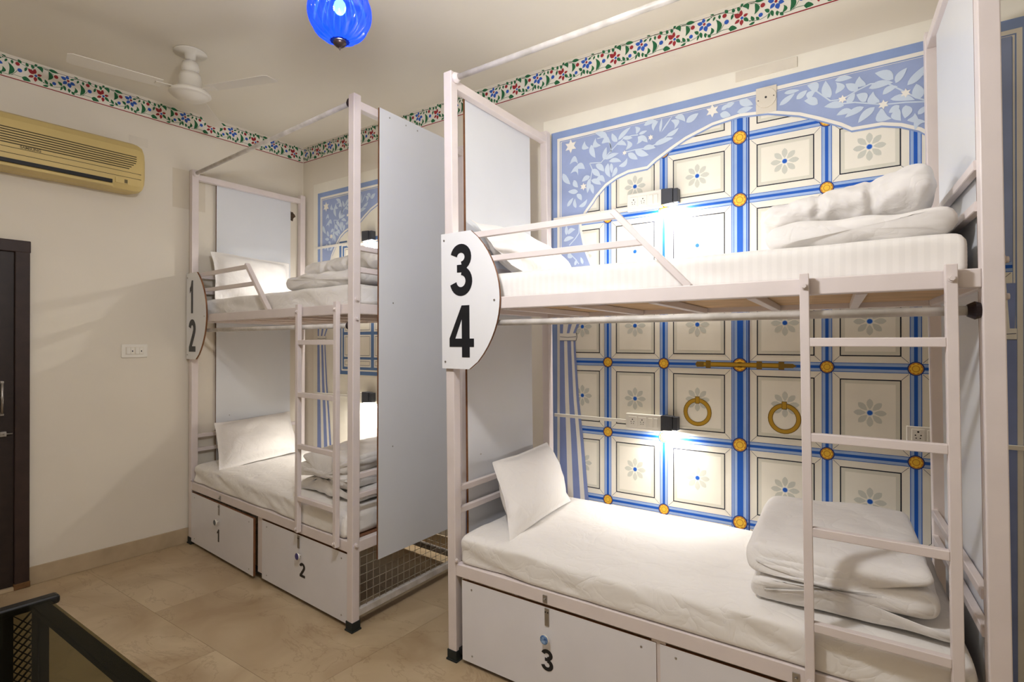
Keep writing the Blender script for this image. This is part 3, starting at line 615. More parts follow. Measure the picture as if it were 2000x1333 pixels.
    # lockers under the lower bunk
    for k, dd in enumerate(B['doors']):
        x0, x1, z0, z1, ang, yy = dd['r']
        def dm(x, y, z, x0=x0, ang=ang, yy=yy):
            c, s_ = math.cos(ang), math.sin(ang); return fn(x0+(x-x0)*c, yy+y-(x-x0)*s_, z)
        b = MB(); b.prism([(x0,z0),(x1,z0),(x1,z1),(x0,z1)], lambda a, c: (a,0,c), lambda a, c: (a,.014,c), 0, 1); b.map(dm)
        dr = b.build('locker_door', ['locker','edge'], o)
        for sx in (x0+.055, x1-.055):
            for sz in (z0+.03, z1-.03):
                b = MB(); b.tube((sx,.001,sz), (sx,-.0015,sz), .004, 8); b.map(dm); b.build('screw', 'steel', dr)
        if dd.get('hx'):
            hx = dd['hx']
            b = MB(); b.rbox(hx-.010, hx+.010, -.0035, -.0005, z1-.072, z1-.004, .001); b.box(hx-.002, hx+.002, -.0042, -.0034, z1-.064, z1-.044); b.map(dm); b.build('hasp', 'steel', dr)
            b = MB(); b.tube((hx-.0055,-.0036,z1-.018), (hx-.0055,-.0052,z1-.018), .0028, 8); b.tube((hx+.0055,-.0036,z1-.018), (hx+.0055,-.0052,z1-.018), .0028, 8); b.map(dm); b.build('screw', 'black', dr)
            b = MB(); b.rbox(hx-.014, hx+.006, -.001, .0025, z1+.020, z1+.050, .001); b.tube((hx-.004,-.001,z1+.035), (hx-.004,-.010,z1+.035), .004, 8); b.map(fn); b.build('hasp_plate', 'steel', o)
        if dd.get('kn'):
            kx, kz, km = dd['kn']
            b = MB(); b.tube((kx,0,kz), (kx,-.014,kz), .005, 12); b.tube((kx,-.014,kz), (kx,-.024,kz), .017, 20, r2=.0195); b.map(dm); kb = b.build('knob', 'switch', dr)
            b = MB(); b.tube((kx,-.0238,kz), (kx,-.0265,kz), .0185, 20, r2=.015); b.map(dm); b.build('knob_face', km, kb)
        if dd.get('no'):
            ch, nx0, nx1, nz0, nz1 = dd['no']
            put_digit('locker_number', ch, nx0, nz0, nx1-nx0, nz1-nz0, -.0004, dm, dr, t=.001)
    b = MB(); xm = B['mull']; b.rbox(xm-.026, xm+.026, .014, .030, .045, .374, .002); part('locker_mullion', b, 'frame')
    b = MB(); b.rbox(W_, L-W_, .018, .042, .030, .056, .002); part('locker_sill', b, 'black')
    return o
M['kb'] = mat('blue_ceramic', rgb(52,92,150), .25, 0, 90, col2=rgb(150,180,215)); M['kp'] = mat('violet_ceramic', rgb(70,62,120), .25); M['kg'] = mat('grey_ring_ceramic', rgb(86,92,100), .25)
DX = {'1':(.045,.125),'2':(.035,.152),'3':(.046,.172),'4':(.036,.174)}
BED1 = dict(fn=bedmap(.0238,-.9218,-.0724,.0041,-.085,-.13,1.935), L=1.935, no='12', dx=DX, lad=(1.456,1.808), headp=-.0145, footp=1.937, hp=(.19,.79), fp=(.155,.71), barin=.022, mull=.998,
  label='white steel bunk bed with number board 1 2 in the room corner',
  doors=[dict(r=(.050,.967,.022,.362,.013,.000), hx=.497, kn=(.485,.246,'kg'), no=('1',.466,.516,.117,.197)),
         dict(r=(1.030,1.886,.022,.362,0,.010), hx=1.434, kn=(1.452,.256,'kp'), no=('2',1.444,1.502,.143,.219))])
BED2 = dict(fn=bedmap(2.4599,-.9585,-.0088,-.0123,-.055,-.125,1.886), L=1.886, no='34', dx=DX, lad=(1.4227,1.762), headp=-.0145, footp=1.862, hp=(.158,.745), fp=(.165,.75), barin=.040, mull=.965,
  label='white steel bunk bed with number board 3 4, nearest the camera',
  doors=[dict(r=(.074,.958,.018,.362,0,.010), hx=.513, kn=(.511,.245,'kb'), no=('3',.485,.541,.115,.198)),
         dict(r=(.972,1.832,.018,.362,0,.010), hx=1.40)])
bunk(BED1); bunk(BED2)

# ------------------------------------------------------------------ bedding
def soft(name, verts, faces, m, label, cat, group, sub=1, parent=None):
    me = bpy.data.meshes.new(name); me.from_pydata([tuple(v) for v in verts], [], faces); me.materials.append(M[m])
    bm = bmesh.new(); bm.from_mesh(me); bmesh.ops.remove_doubles(bm, verts=bm.verts, dist=1e-5); bmesh.ops.recalc_face_normals(bm, faces=bm.faces); bm.to_mesh(me); bm.free()
    o = bpy.data.objects.new(name, me); COL.objects.link(o); smooth_obj(o, sub); tag(o, label, cat, group)
    if parent: o.parent = parent; o.matrix_parent_inverse = parent.matrix_basis.inverted()
    return o
def mattress(B, x0, x1, y0, y1, z0, z1, label, seed, droop=.014, wr=.009, m='plain_sheet'):
    nx, ny = 84, 14; fn = B['fn']; r = .034; V = []
    def ring(t):
        pts = []
        for (ax, ay, bx, by, n) in ((0,0,1,0,ny*2),(1,0,1,1,8),(1,1,0,1,ny*2),(0,1,0,0,8)):
            for i in range(n): pts.append((ax+(bx-ax)*i/n, ay+(by-ay)*i/n))
        return pts
    rp = ring(0); n = len(rp)
    for i in range(nx+1):
        t = i/nx; x = x0+(x1-x0)*t
        ex = min(t, 1-t)*(x1-x0); k = 1.0
        if ex < r: k = math.sqrt(max(0, 1-((r-ex)/r)**2))
        for (a, c) in rp:
            y = y0+(y1-y0)*a; z = z0+(z1-z0)*c
            # round the long edges
            dy = min(y-y0, y1-y); dz = min(z-z0, z1-z)
            if dy < r and dz < r and z > (z0+z1)/2:
                vy, vz = r-dy, r-dz; l = math.hypot(vy, vz)
                if l > 1e-6:
                    f = max(vy, vz)/l; cy = y0+r if y < (y0+y1)/2 else y1-r; cz = z0+r if z < (z0+z1)/2 else z1-r
                    y = cy+(y-cy)*f; z = cz+(z-cz)*f
            zc = (z0+z1)/2; z = zc+(z-zc)*(.55+.45*k); yc = (y0+y1)/2; y = yc+(y-yc)*(.985+.015*k)
            top = max(0, (z-zc)/(z1-zc)); fr = max(0, 1-(y-y0)/.12)
            z -= droop*fr*top*(.6+.6*noise.noise(Vector((x*2.2+seed,0,0))))
            q = (x, y, z)
            y += -wr*fbm((x*1.0+z*2.2, z*2.0, seed), 5, seed)*fr*1.6
            z += wr*.55*fbm((x, y*1.6, seed), 3.2, seed+3)*top + wr*.35*fbm((x*.7+y*1.8, y, seed), 9, seed+5)*top
            V.append(fn(x, max(y, y0-.002), z))
    F = [(i*n+j, i*n+(j+1)%n, (i+1)*n+(j+1)%n, (i+1)*n+j) for i in range(nx) for j in range(n)]
    F += [list(range(n)), list(range(nx*n, (nx+1)*n))]
    return soft('mattress', V, F, m, label, 'mattress', 'sheeted mattresses', 1)
L1, L2 = BED1['L'], BED2['L']
mattress(BED2, .052, L2-.052, .008, .845, .4305, .560, 'white sheeted mattress on the lower bunk of the nearest bunk bed', 2)
mattress(BED2, .052, L2-.052, .050, .845, 1.5765, 1.696, 'white striped mattress on the upper bunk of the nearest bunk bed', 5, .004, .004, 'sheet')
mattress(BED1, .052, L1-.052, .008, .845, .4305, .560, 'white sheeted mattress on the lower bunk of the corner bunk bed', 9, .014, .009)
mattress(BED1, .052, L1-.052, .050, .845, 1.5765, 1.696, 'white sheeted mattress on the upper bunk of the corner bunk bed', 12, .006, .007)
def pillow(B, c, ax, ay, w, h, t, label, seed):
    """c centre, ax along the width, ay along the height (bed coordinates)"""
    ax = Vector(ax).normalized(); ay = Vector(ay).normalized(); nz = ax.cross(ay).normalized(); c = Vector(c); fn = B['fn']
    n, m = 30, 22; V = []; F = []
    for side in (1,-1):
        b0 = len(V)
        for j in range(m+1):
            for i in range(n+1):
                u = 2*i/n-1; v = 2*j/m-1
                fl = .90
                uu = min(abs(u)/fl,1); vv = min(abs(v)/fl,1)
                th = t/2*((1-uu**2.1)**.55)*((1-vv**2.1)**.55)
                pin = 1-.055*(1-abs(u)**2)*abs(v)**4; piu = 1-.05*(1-abs(v)**2)*abs(u)**4
                p = c+ax*(u*w/2*piu)+ay*(v*h/2*pin)
                wv = .010*fbm((u*1.3,v*1.3,seed), 1.6, seed)*(1 if th > .004 else .9)
                crk = .004*fbm((u*2+v,v*2.4,seed+side), 3.5, seed+2)*(th/(t/2))**.5 if th > 0 else 0
                p = p+nz*(side*(th+crk+.0016)+wv+.016*(u*u*v*v)*math.sin(seed+u*2+v))
                V.append(fn(*p))
        for j in range(m):
            for i in range(n):
                q = [b0+j*(n+1)+i, b0+j*(n+1)+i+1, b0+(j+1)*(n+1)+i+1, b0+(j+1)*(n+1)+i]; F.append(q if side == 1 else q[::-1])
    k = (n+1)*(m+1); rim = [i for i in range(n+1)]+[j*(n+1)+n for j in range(1,m+1)]+[m*(n+1)+i for i in range(n-1,-1,-1)]+[j*(n+1) for j in range(m-1,0,-1)]
    for i in range(len(rim)): a, b2 = rim[i], rim[(i+1)%len(rim)]; F.append([a, a+k, b2+k, b2])
    return soft('pillow', V, F, 'cotton', label, 'pillow', 'white pillows', 1)
pillow(BED2, (.180,.455,.703), (-.06,.617,0), (-.18,.116,.262), .66, .37, .21, 'white pillow leaning on the headboard of the lower bunk nearest the camera', 1.3)
pillow(BED2, (.205,.44,1.80), (.10,.60,-.085), (-.22,.05,.21), .64, .38, .18, 'white pillow slumped at the head of the upper bunk nearest the camera', 4.1)
pillow(BED1, (.135,.415,1.860), (-.04,.64,-.02), (-.10,.02,.33), .64, .37, .18, 'white pillow standing upright at the head of the upper bunk in the corner', 6.2)
pillow(BED1, (.235,.395,.700), (-.06,.60,.03), (-.28,.085,.27), .65, .42, .20, 'white pillow leaning at the head of the lower bunk in the corner', 8.7)
def ribbon_path(pts, t):
    """closed outline of a thick sheet following pts (a folded cross-section)"""
    n = len(pts); up = []; dn = []
    for i in range(n):
        a = Vector(pts[max(i-1,0)]); c = Vector(pts[min(i+1,n-1)]); d = (c-a).normalized(); nn = Vector((-d.y,d.x)); p = Vector(pts[i])
        up.append(p+nn*t); dn.append(p-nn*t)
    d0 = (Vector(pts[0])-Vector(pts[1])).normalized(); d1 = (Vector(pts[-1])-Vector(pts[-2])).normalized()
    return up+[Vector(pts[-1])+d1*t*.8]+dn[::-1]+[Vector(pts[0])+d0*t*.8]
def zigzag(xr, xl, zs, step=.03):
    """folded layers: list of z heights, alternately right->left and left->right"""
    P = []
    for k, z in enumerate(zs):
        a, b2 = (xr[k], xl[k]) if k % 2 == 0 else (xl[k], xr[k])
        n = max(4, int(abs(a-b2)/step))
        P += [(a+(b2-a)*i/n, z) for i in range(n+1)]
        if k < len(zs)-1:
            zc = (z+zs[k+1])/2; r = (zs[k+1]-z)/2; s = -1 if k % 2 == 0 else 1
            for q in (30,60,90,120,150):
                P.append((b2+s*r*math.sin(math.radians(q)), zc-r*math.cos(math.radians(q))))
    return P
def folded(B, path, t, y0, y1, label, seed, name='duvet', m=26, wr=.010, skew=0.0, parent=None, lift=None, tags=True):
    ring = ribbon_path(path, t); n = len(ring); cx = sum(p.x for p in ring)/n; V = []; fn = B['fn']
    ctr = [(Vector(path[min(i,len(path)-1)])) for i in range(len(path))]
    cent = ctr+[ctr[-1]]+ctr[::-1]+[ctr[0]]
    zmin = min(p.y for p in ring)
    for k in range(m+1):
        v = k/m; e = min(v, 1-v); puff = min(1, .42+.58*math.sqrt(min(1, e/.07)))
        for i, p in enumerate(ring):
            c = cent[i]; q = c+(p-c)*puff
            x = q.x+skew*(v-.5); y = y0+(y1-y0)*v; z = q.y
            h = (z-zmin)
            y += (.030*fbm((x*2,z*6,seed), 1.6, seed+1) if e < .04 else 0)
            w = wr*fbm((x,y,z*2), 4.0, seed)+wr*.55*fbm((x*1.4,y*1.2,z*2), 10.0, seed+4)
            d = (p-c); d = d.normalized() if d.length > 1e-6 else Vector((0,1))
            x += d.x*w; z += d.y*w
            if lift: z += lift(x, v)
            z = max(z, zmin+.001)
            V.append(fn(x, y, z))
    F = [(k*n+i, k*n+(i+1)%n, (k+1)*n+(i+1)%n, (k+1)*n+i) for k in range(m) for i in range(n)]+[list(range(n)), list(range(m*n, (m+1)*n))]
    if tags: return soft(name, V, F, 'cotton', label, 'duvet', 'folded white duvets', 1)
    return soft(name, V, F, 'cotton', None, None, None, 1, parent)
def roll(B, name, x0, x1, yc, zc0, zc1, r0, r1, ky, seed, parent, crease=(), z_floor=None, nx=56, n=36):
    V = []; fn = B['fn']
    for i in range(nx+1):
        t = i/nx; x = x0+(x1-x0)*t; r = r0+(r1-r0)*t; e = min(t, 1-t)*(x1-x0); k = math.sqrt(max(0, 1-max(0, (.055-e)/.055)**2))
        k = max(k, .12)
        for cxx in crease: k *= 1-.16*math.exp(-((x-cxx)/.014)**2)
        for j in range(n):
            a = 2*PI*j/n; y = yc+ky*r*k*math.cos(a); z = zc0+(zc1-zc0)*t+r*k*math.sin(a)
            w = .010*fbm((x,math.cos(a)*.1,math.sin(a)*.1), 7, seed)+.006*fbm((x*2.5,math.cos(a)*.2,math.sin(a)*.2), 11, seed+2)
            y += ky*w*math.cos(a); z += w*math.sin(a)
            if z_floor: z = max(z, z_floor)
            V.append(fn(x+.01*fbm((a,t,0), 2, seed), y, z))
    F = [(i*n+j, i*n+(j+1)%n, (i+1)*n+(j+1)%n, (i+1)*n+j) for i in range(nx) for j in range(n)]+[list(range(n)), list(range(nx*n, (nx+1)*n))]
    return soft(name, V, F, 'cotton', None, None, None, 1, parent)
# bunk 3 (lower right): thick folded duvet
folded(BED2, zigzag([1.80,1.72,1.70,1.735],[1.30,1.285,1.28,1.27],[.588,.634,.680,.727]), .0225, .085, .74, 'thick white folded duvet behind the ladder on the lower bunk of the nearest bunk bed', 3.1, lift=lambda x, v: -.03*max(0, (1.40-x)/.2)*max(0,1)*.6+.018*v)
# bunk 4 (upper right): folded layers with a roll on top
dv = thing('duvet', BED2['fn'](1.55,.42,1.70), 'white duvet with a thick roll on top on the upper bunk nearest the camera', 'duvet', 'folded white duvets')
folded(BED2, [(1.80-(.47)*i/20, 1.740+.006*math.sin(i*.9)) for i in range(21)], .042, .13, .70, None, 5.5, 'folded_layers', parent=dv, tags=False)
roll(BED2, 'rolled_layer', 1.270, 1.800, .40, 1.838, 1.886, .046, .088, 1.9, 7.7, dv, (1.47,1.625))
# bunk 1 (upper left)
dv = thing('duvet', BED1['fn'](1.45,.42,1.70), 'white duvet rolled up at the foot of the upper bunk of the corner bunk bed', 'duvet', 'folded white duvets')
folded(BED1, [(1.80-(.72)*i/24, 1.744+.006*math.sin(i*.8)) for i in range(25)], .045, .12, .70, None, 8.5, 'folded_layers', parent=dv, tags=False)
roll(BED1, 'rolled_layer', .930, 1.800, .44, 1.850, 1.868, .062, .080, 1.9, 9.9, dv, (1.2,1.45))
# bunk 2 (lower left): crumpled pile
folded(BED1, zigzag([1.80,1.70,1.76,1.70,1.78],[1.30,1.34,1.26,1.32,1.30],[.588,.634,.680,.726,.772]), .0225, .10, .72, 'crumpled white folded duvet behind the ladder on the lower bunk of the corner bunk bed', 12.4, wr=.020, lift=lambda x, v: -.04*max(0, (1.42-x)/.2)+.02*v)
# ------------------------------------------------------------------ sockets and reading lamps on the mural wall
def sock_holes(b, x, z, y, s=1.0):
    for dx, dz, r in ((0,.011,.0034),(-.008,-.001,.0024),(.008,-.001,.0024),(-.006,-.011,.0022),(.006,-.011,.0022)):
        b.tube((x+dx*s,y,z+dz*s), (x+dx*s,y-.0008,z+dz*s), r*s, 8)
def socket_board(x0, x1, z0, z1, label):
    root = thing('socket_board', ((x0+x1)/2,-.006,z0), label, 'socket', 'socket boards beside the reading lamps')
    b = MB(); b.rbox(x0, x1, -.030, -.0055, z0, z1, .004); b.build('plate', 'switch', root)
    w = x1-x0; zc = (z0+z1)/2
    for f in (.20,.47):
        b = MB(); b.rbox(x0+w*f-.022, x0+w*f+.022, -.0325, -.0295, zc-.026, zc+.026, .0015); s = b.build('socket', 'switch', root)
        b = MB(); sock_holes(b, x0+w*f, zc, -.0322); b.build('pin_holes', 'black', s)
    for f in (.70,.84):
        b = MB(); b.rbox(x0+w*f-.011, x0+w*f+.011, -.0345, -.0295, zc-.024, zc+.024, .002); b.build('switch', 'switch', root)
def reading_lamp(x0, x1, z0, z1, power, label):
    root = thing('reading_lamp', ((x0+x1)/2,-.006,z0), label, 'lamp', 'black reading lamps on the wall')
    xm = x0+(x1-x0)*.70
    b = MB(); b.prism([(x0,z1-.002),(x0+.006,z1),(xm,z1-.003),(xm,z0+.004),(x0,z0)], lambda a, c: (a,-.052,c), lambda a, c: (a,-.0055,c)); b.build('housing', 'lampbox', root)
    b = MB(); b.rbox(xm+.0005, x1, -.046, -.0055, z0+.006, z1-.004, .003); b.build('hinged_side', 'lampbox', root)
    b = MB(); b.box(x0+.008, x1-.012, -.044, -.014, z0-.0025, z0-.0005); b.build('led_strip', 'led', root)
    l = light('reading_lamp_light', 'AREA', ((x0+x1)/2,-.032,z0-.006), power, (1,.96,.90), shape='RECTANGLE', size=.06, size_y=.035)
    l.parent = root; l.matrix_parent_inverse = root.matrix_basis.inverted()
def trunking(x0, x1, z, label):
    b = MB(); b.rbox(x0, x1, -.016, -.0055, z-.009, z+.009, .002); b.build('cable_trunking', 'switch', None, label=label, category='trunking', group='cable trunking strips')
socket_board(2.897, 3.094, .940, 1.022, 'white twin socket board on the mural at the lower bunk nearest the camera')
socket_board(2.905, 3.096, 2.090, 2.182, 'white twin socket board on the mural at the upper bunk nearest the camera')
socket_board(.600, .797, .945, 1.022, 'white socket board below the painted window at the lower bunk in the corner')
socket_board(.600, .795, 2.130, 2.215, 'white socket board above the upper bunk in the corner')
reading_lamp(3.098, 3.181, .948, 1.026, 5.2, 'black reading lamp shining on the lower bunk nearest the camera')
reading_lamp(3.101, 3.184, 2.096, 2.176, 14, 'black reading lamp shining on the upper bunk nearest the camera')
reading_lamp(.800, .900, .950, 1.030, 7.0, 'black reading lamp shining on the lower bunk in the corner')
reading_lamp(.798, .898, 2.148, 2.224, 12, 'black reading lamp shining on the upper bunk in the corner')
trunking(2.445, 2.896, .977, 'thin white cable trunking leading to the socket board at the lower bunk nearest the camera')
trunking(2.440, 2.904, 2.110, 'thin white cable trunking leading to the socket board at the upper bunk nearest the camera')
trunking(.185, .599, .985, 'thin white cable trunking leading to the socket board at the lower bunk in the corner')
trunking(.185, .599, 2.160, 'thin white cable trunking leading to the socket board at the upper bunk in the corner')
trunking(4.40, 4.90, 1.002, 'thin cream cable trunking on the wall at the right edge of the picture')
root = thing('wall_socket', (4.17,-.006,.985), 'single cream wall socket with switch on the mural, seen between the ladder rungs', 'socket')
b = MB(); b.rbox(4.122, 4.232, -.014, -.0055, .988, 1.056, .003); b.build('plate', 'switch', root)
b = MB(); b.rbox(4.140, 4.184, -.017, -.0135, .998, 1.046, .0015); s = b.build('socket', 'switch', root)
b = MB(); sock_holes(b, 4.162, 1.022, -.0168, 1.15); b.build('pin_holes', 'black', s)
b = MB(); b.rbox(4.192, 4.222, -.018, -.0135, 1.000, 1.044, .002); b.build('switch', 'switch', root)
# round junction-box cover over the painted arch, and the boxed-in strip above it
root = thing('junction_cover', (3.589,-.006,2.50), 'round white junction cover plate on the mural top, near the ceiling', 'cover plate')
b = MB(); b.box(3.545, 3.634, -.0075, -.0056, 2.465, 2.585); b.build('plaster_patch', 'patch', root)
b = MB(); b.tube((3.589,-.007,2.533), (3.589,-.012,2.533), .046, 28, r2=.044); b.build('cover', 'patch', root)
for dx, dz, r in ((0,.002,.005),(-.033,-.008,.0025),(.034,.002,.0025)):
    b = MB(); b.tube((3.589+dx,-.0118,2.533+dz), (3.589+dx,-.0135,2.533+dz), r, 10); b.build('screw', 'black', root)
b = MB(); b.rbox(3.452, 3.720, -.006, -.0002, 2.643, 2.690, .001); b.build('blank_plate', 'patch', None, label='flat cream blanking strip on the wall above the round junction cover', category='cover plate')

# ------------------------------------------------------------------ switch plate on the left wall
root = thing('switch_plate', (.002,-1.254,1.30), 'white double switch plate on the bare cream wall between the door and the corner bunk', 'switch')
b = MB(); b.rbox(.0005, .010, -1.330, -1.178, 1.299, 1.386, .003); b.build('plate', 'switch', root)
b = MB(); b.rbox(.0095, .012, -1.306, -1.202, 1.318, 1.367, .001); b.build('inner_frame', 'patch', root)
for y0 in (-1.302,-1.250):
    b = MB(); b.rbox(.0115, .0155, y0, y0+.022, 1.321, 1.364, .0015); s = b.build('rocker', 'switch', root)
    b = MB(); b.rbox(.0115, .0150, y0+.0235, y0+.045, 1.321, 1.364, .0015); s = b.build('rocker', 'switch', root)
    b = MB(); b.box(.0149, .0154, y0+.031, y0+.037, 1.336, 1.345); b.build('marking', 'dark' if 'dark' in M else 'black', s)

# ------------------------------------------------------------------ air conditioner
root = thing('air_conditioner', (.01,-1.68,2.335), 'yellowed split air conditioner high on the left wall', 'air conditioner')
AY0, AY1 = -2.10, -1.262
prof = [(.001,2.350),(.120,2.338),(.165,2.345),(.190,2.372),(.200,2.42),(.200,2.55),(.192,2.60),(.172,2.632),(.14,2.648),(.001,2.652)]
b = MB(); n = len(prof); st = []
for y, k in ((AY0,.90),(AY0+.012,.97),(AY0+.035,1),(AY1-.055,1),(AY1-.030,.985),(AY1-.012,.95),(AY1,.88)):
    st.append([(x*k, y, 2.495+(z-2.495)*(.82+.18*(k-.88)/.12)) for x, z in prof])
vs = [p for r in st for p in r]
b.add(vs, [(i*n+j, i*n+(j+1)%n, (i+1)*n+(j+1)%n, (i+1)*n+j) for i in range(len(st)-1) for j in range(n)]+[list(range(n)), list(range((len(st)-1)*n, len(st)*n))])
b.build('body', 'acbody', root)
def fx(z):
    pr = prof[3:8]
    for (x0, z0), (x1, z1) in zip(pr, pr[1:]):
        if z0 <= z <= z1: return x0+(x1-x0)*(z-z0)/(z1-z0)
    return .2
for k in range(7):
    z = 2.470+k*.0135; y1 = -1.348-.0*k
    b = MB(); b.box(fx(z)-.006, fx(z)+.0008, AY0+.02, y1+(.03 if k > 3 else -.01+.012*k), z-.0028, z+.0028); b.build('intake_slot', 'acdark', root)
for z in (2.447,2.415):
    b = MB(); b.box(fx(z)-.004, fx(z)+.0006, AY0+.005, AY1-.03, z-.0014, z+.0014); b.build('seam', 'acdark', root)
b = MB(); b.rbox(.150, .1945, AY0+.03, -1.445, 2.366, 2.388, .002); b.build('air_outlet', 'black', root)
b = MB(); b.rbox(.150, .1925, AY0+.03, -1.440, 2.345, 2.362, .004); b.build('louvre', 'acbody', root)
b = MB(); b.rbox(.185, .2015, -1.432, -1.362, 2.372, 2.404, .002); dp = b.build('display_panel', 'acbody', root)
b = MB(); b.box(.2012, .2022, -1.385, -1.368, 2.376, 2.398); b.build('display_window', 'actext', dp)
def text_mesh(txt, size, name, m, parent, mtx, ext=.0004, off=0.0):
    cu = bpy.data.curves.new(name, 'FONT'); cu.body = txt; cu.size = size; cu.extrude = ext; cu.offset = off; cu.align_x = 'CENTER'; cu.align_y = 'CENTER'
    t = bpy.data.objects.new('tmp', cu); COL.objects.link(t); dg = bpy.context.evaluated_depsgraph_get()
    me = bpy.data.meshes.new_from_object(t.evaluated_get(dg)); bpy.data.objects.remove(t, do_unlink=True)
    me.transform(mtx); me.materials.clear(); me.materials.append(M[m]); o = bpy.data.objects.new(name, me); COL.objects.link(o)
    o.parent = parent; o.matrix_parent_inverse = parent.matrix_basis.inverted(); return o
text_mesh('SAMSUNG', .020, 'logo_lettering', 'actext', root, Matrix.Translation((.2010,-1.838,2.458)) @ Matrix.Rotation(PI/2,4,'Z') @ Matrix.Rotation(PI/2,4,'X'), .0004, .0006)

# ------------------------------------------------------------------ ceiling fan (blades at rest)
FX, FY = .850, -1.300
root = thing('ceiling_fan', (FX,FY,RZ), 'white ceiling fan near the corner above the corner bunk', 'fan')
b = MB(); b.lathe([(.001,RZ-.001),(.084,RZ-.001),(.084,RZ-.008),(.030,RZ-.012),(.026,RZ-.040),(.012,RZ-.044)], (FX,FY,0), 28); b.build('ceiling_plate', 'fan', root)
b = MB(); b.tube((FX,FY,RZ-.01), (FX,FY,2.90), .011, 14); b.build('down_rod', 'fan', root)
b = MB(); b.lathe([(.012,2.965),(.040,2.960),(.046,2.93),(.040,2.905),(.012,2.900)], (FX,FY,0), 26); b.build('canopy', 'fan', root)
b = MB(); b.lathe([(.001,2.905),(.050,2.90),(.058,2.875),(.060,2.82),(.085,2.808),(.102,2.795),(.106,2.784),(.098,2.776),(.090,2.776),(.086,2.768),(.074,2.764),(.070,2.758),(.001,2.752)], (FX,FY,0), 36); b.build('motor', 'fan', root)
for k in range(3):
    a = math.radians(20+120*k); c, s = math.cos(a), math.sin(a)
    def rm(x, y, z): return (FX+x*c-y*s, FY+x*s+y*c, z)
    b = MB(); b.rbox(.085, .17, -.018, .018, 2.799, 2.803, .001); b.map(rm); br = b.build('blade_arm', 'fan', root)
    b = MB(); b.prism([(.14,-.045),(.52,-.060),(.545,-.05),(.55,.03),(.53,.045),(.14,.04)], lambda x, y: rm(x,y,2.803+.10*y), lambda x, y: rm(x,y,2.806+.10*y)); b.build('blade', 'fan', br)

# ------------------------------------------------------------------ blue glass pendant
PX, PY, zb, R = 2.510, -1.568, 2.423, .0989
root = thing('pendant_lamp', (PX,PY,RZ), 'blue ribbed glass pendant lamp hanging from the ceiling', 'lamp')
z0 = zb+.034
b = MB(); prof = []
for i in range(25):
    t = i/24; a = -PI/2+.28+t*(PI-.28-.42); prof.append((R*math.cos(a)**.9, z0+R*1.02+R*1.08*math.sin(a)))
b.lathe(prof, (PX,PY,0), 96, rib=.11, ribn=14)
bg = bpy.data.materials.new('cobalt_glass'); bg.use_nodes = True; nt = bg.node_tree; nt.nodes.clear()
g_o = nt.nodes.new('ShaderNodeOutputMaterial'); g_t = nt.nodes.new('ShaderNodeBsdfTransparent'); g_t.inputs[0].default_value = (.07,.20,.95,1)
g_l = nt.nodes.new('ShaderNodeBsdfTranslucent'); g_l.inputs[0].default_value = (.002,.035,.80,1)
g_g = nt.nodes.new('ShaderNodeBsdfGlossy'); g_g.inputs['Roughness'].default_value = .06
g_1 = nt.nodes.new('ShaderNodeMixShader'); g_1.inputs[0].default_value = .72; g_2 = nt.nodes.new('ShaderNodeMixShader'); g_2.inputs[0].default_value = .10
nt.links.new(g_t.outputs[0], g_1.inputs[1]); nt.links.new(g_l.outputs[0], g_1.inputs[2]); nt.links.new(g_1.outputs[0], g_2.inputs[1]); nt.links.new(g_g.outputs[0], g_2.inputs[2]); nt.links.new(g_2.outputs[0], g_o.inputs[0])
M['cobalt'] = bg
b.build('glass_shade', 'cobalt', root)
b = MB(); b.lathe([(.0005,0),(.0035,.006),(.002,.010),(.012,.013),(.021,.021),(.023,.028),(.021,.034),(.001,.036)], (PX,PY,zb), 24); b.build('finial', 'bronze', root)
zt = z0+R*1.02+R*1.08*math.sin(PI/2-.42)
b = MB(); b.lathe([(.042,zt-.004),(.046,zt+.004),(.036,zt+.018),(.016,zt+.030),(.007,zt+.034),(.001,zt+.036)], (PX,PY,0), 24); b.build('cap', 'bronze', root)
b = MB(); b.tube((PX,PY,zt+.03), (PX,PY,RZ-.03), .0035, 8); b.build('hanging_rod', 'bronze', root)
b = MB(); b.lathe([(.001,RZ-.035),(.03,RZ-.03),(.045,RZ-.001),(.001,RZ-.0005)], (PX,PY,0), 20); b.build('ceiling_rose', 'bronze', root)
zl = z0+R*1.25
b = MB(); b.lathe([(.0005,-.030),(.012,-.027),(.020,-.016),(.022,-.004),(.018,.010),(.010,.020),(.009,.034)], (PX,PY,zl), 20); b.build('bulb', 'bulb', root)
l = light('pendant_light', 'POINT', (PX,PY,zl-.045), 1.4, (1,.97,.95), shadow_soft_size=.02); l.parent = root; l.matrix_parent_inverse = root.matrix_basis.inverted()

# ------------------------------------------------------------------ unseen lamps above the frame, the ceiling ones added for brightness (the light sources at the top of the script sit in them)
for (x, y, z), r, t in ((WARM,.14,'added round white fill lamp over the coffee table, unseen above the picture'),(REAR,.14,'added round white ceiling lamp, unseen behind the camera')):
    root = thing('added_ceiling_lamp', (x,y,RZ), t, 'lamp')
    b = MB(); b.lathe([(r,RZ-.001),(r,RZ-.05),(r-.006,RZ-.05),(r-.006,RZ-.012),(.001,RZ-.012)], (x,y,0), 32); b.build('housing', 'fan', root)
root = thing('globe_lamp', (GLOBE[0],GLOBE[1],RZ), 'white globe lamp hanging above the picture before the bunks', 'lamp')
b = MB(); b.lathe([(.001,RZ-.001),(.05,RZ-.001),(.05,RZ-.02),(.001,RZ-.02)], (GLOBE[0],GLOBE[1],0), 24); b.build('ceiling_rose', 'fan', root)
b = MB(); b.tube((GLOBE[0],GLOBE[1],RZ-.02), (GLOBE[0],GLOBE[1],GLOBE[2]+.13), .006, 10); b.build('hanging_rod', 'fan', root)
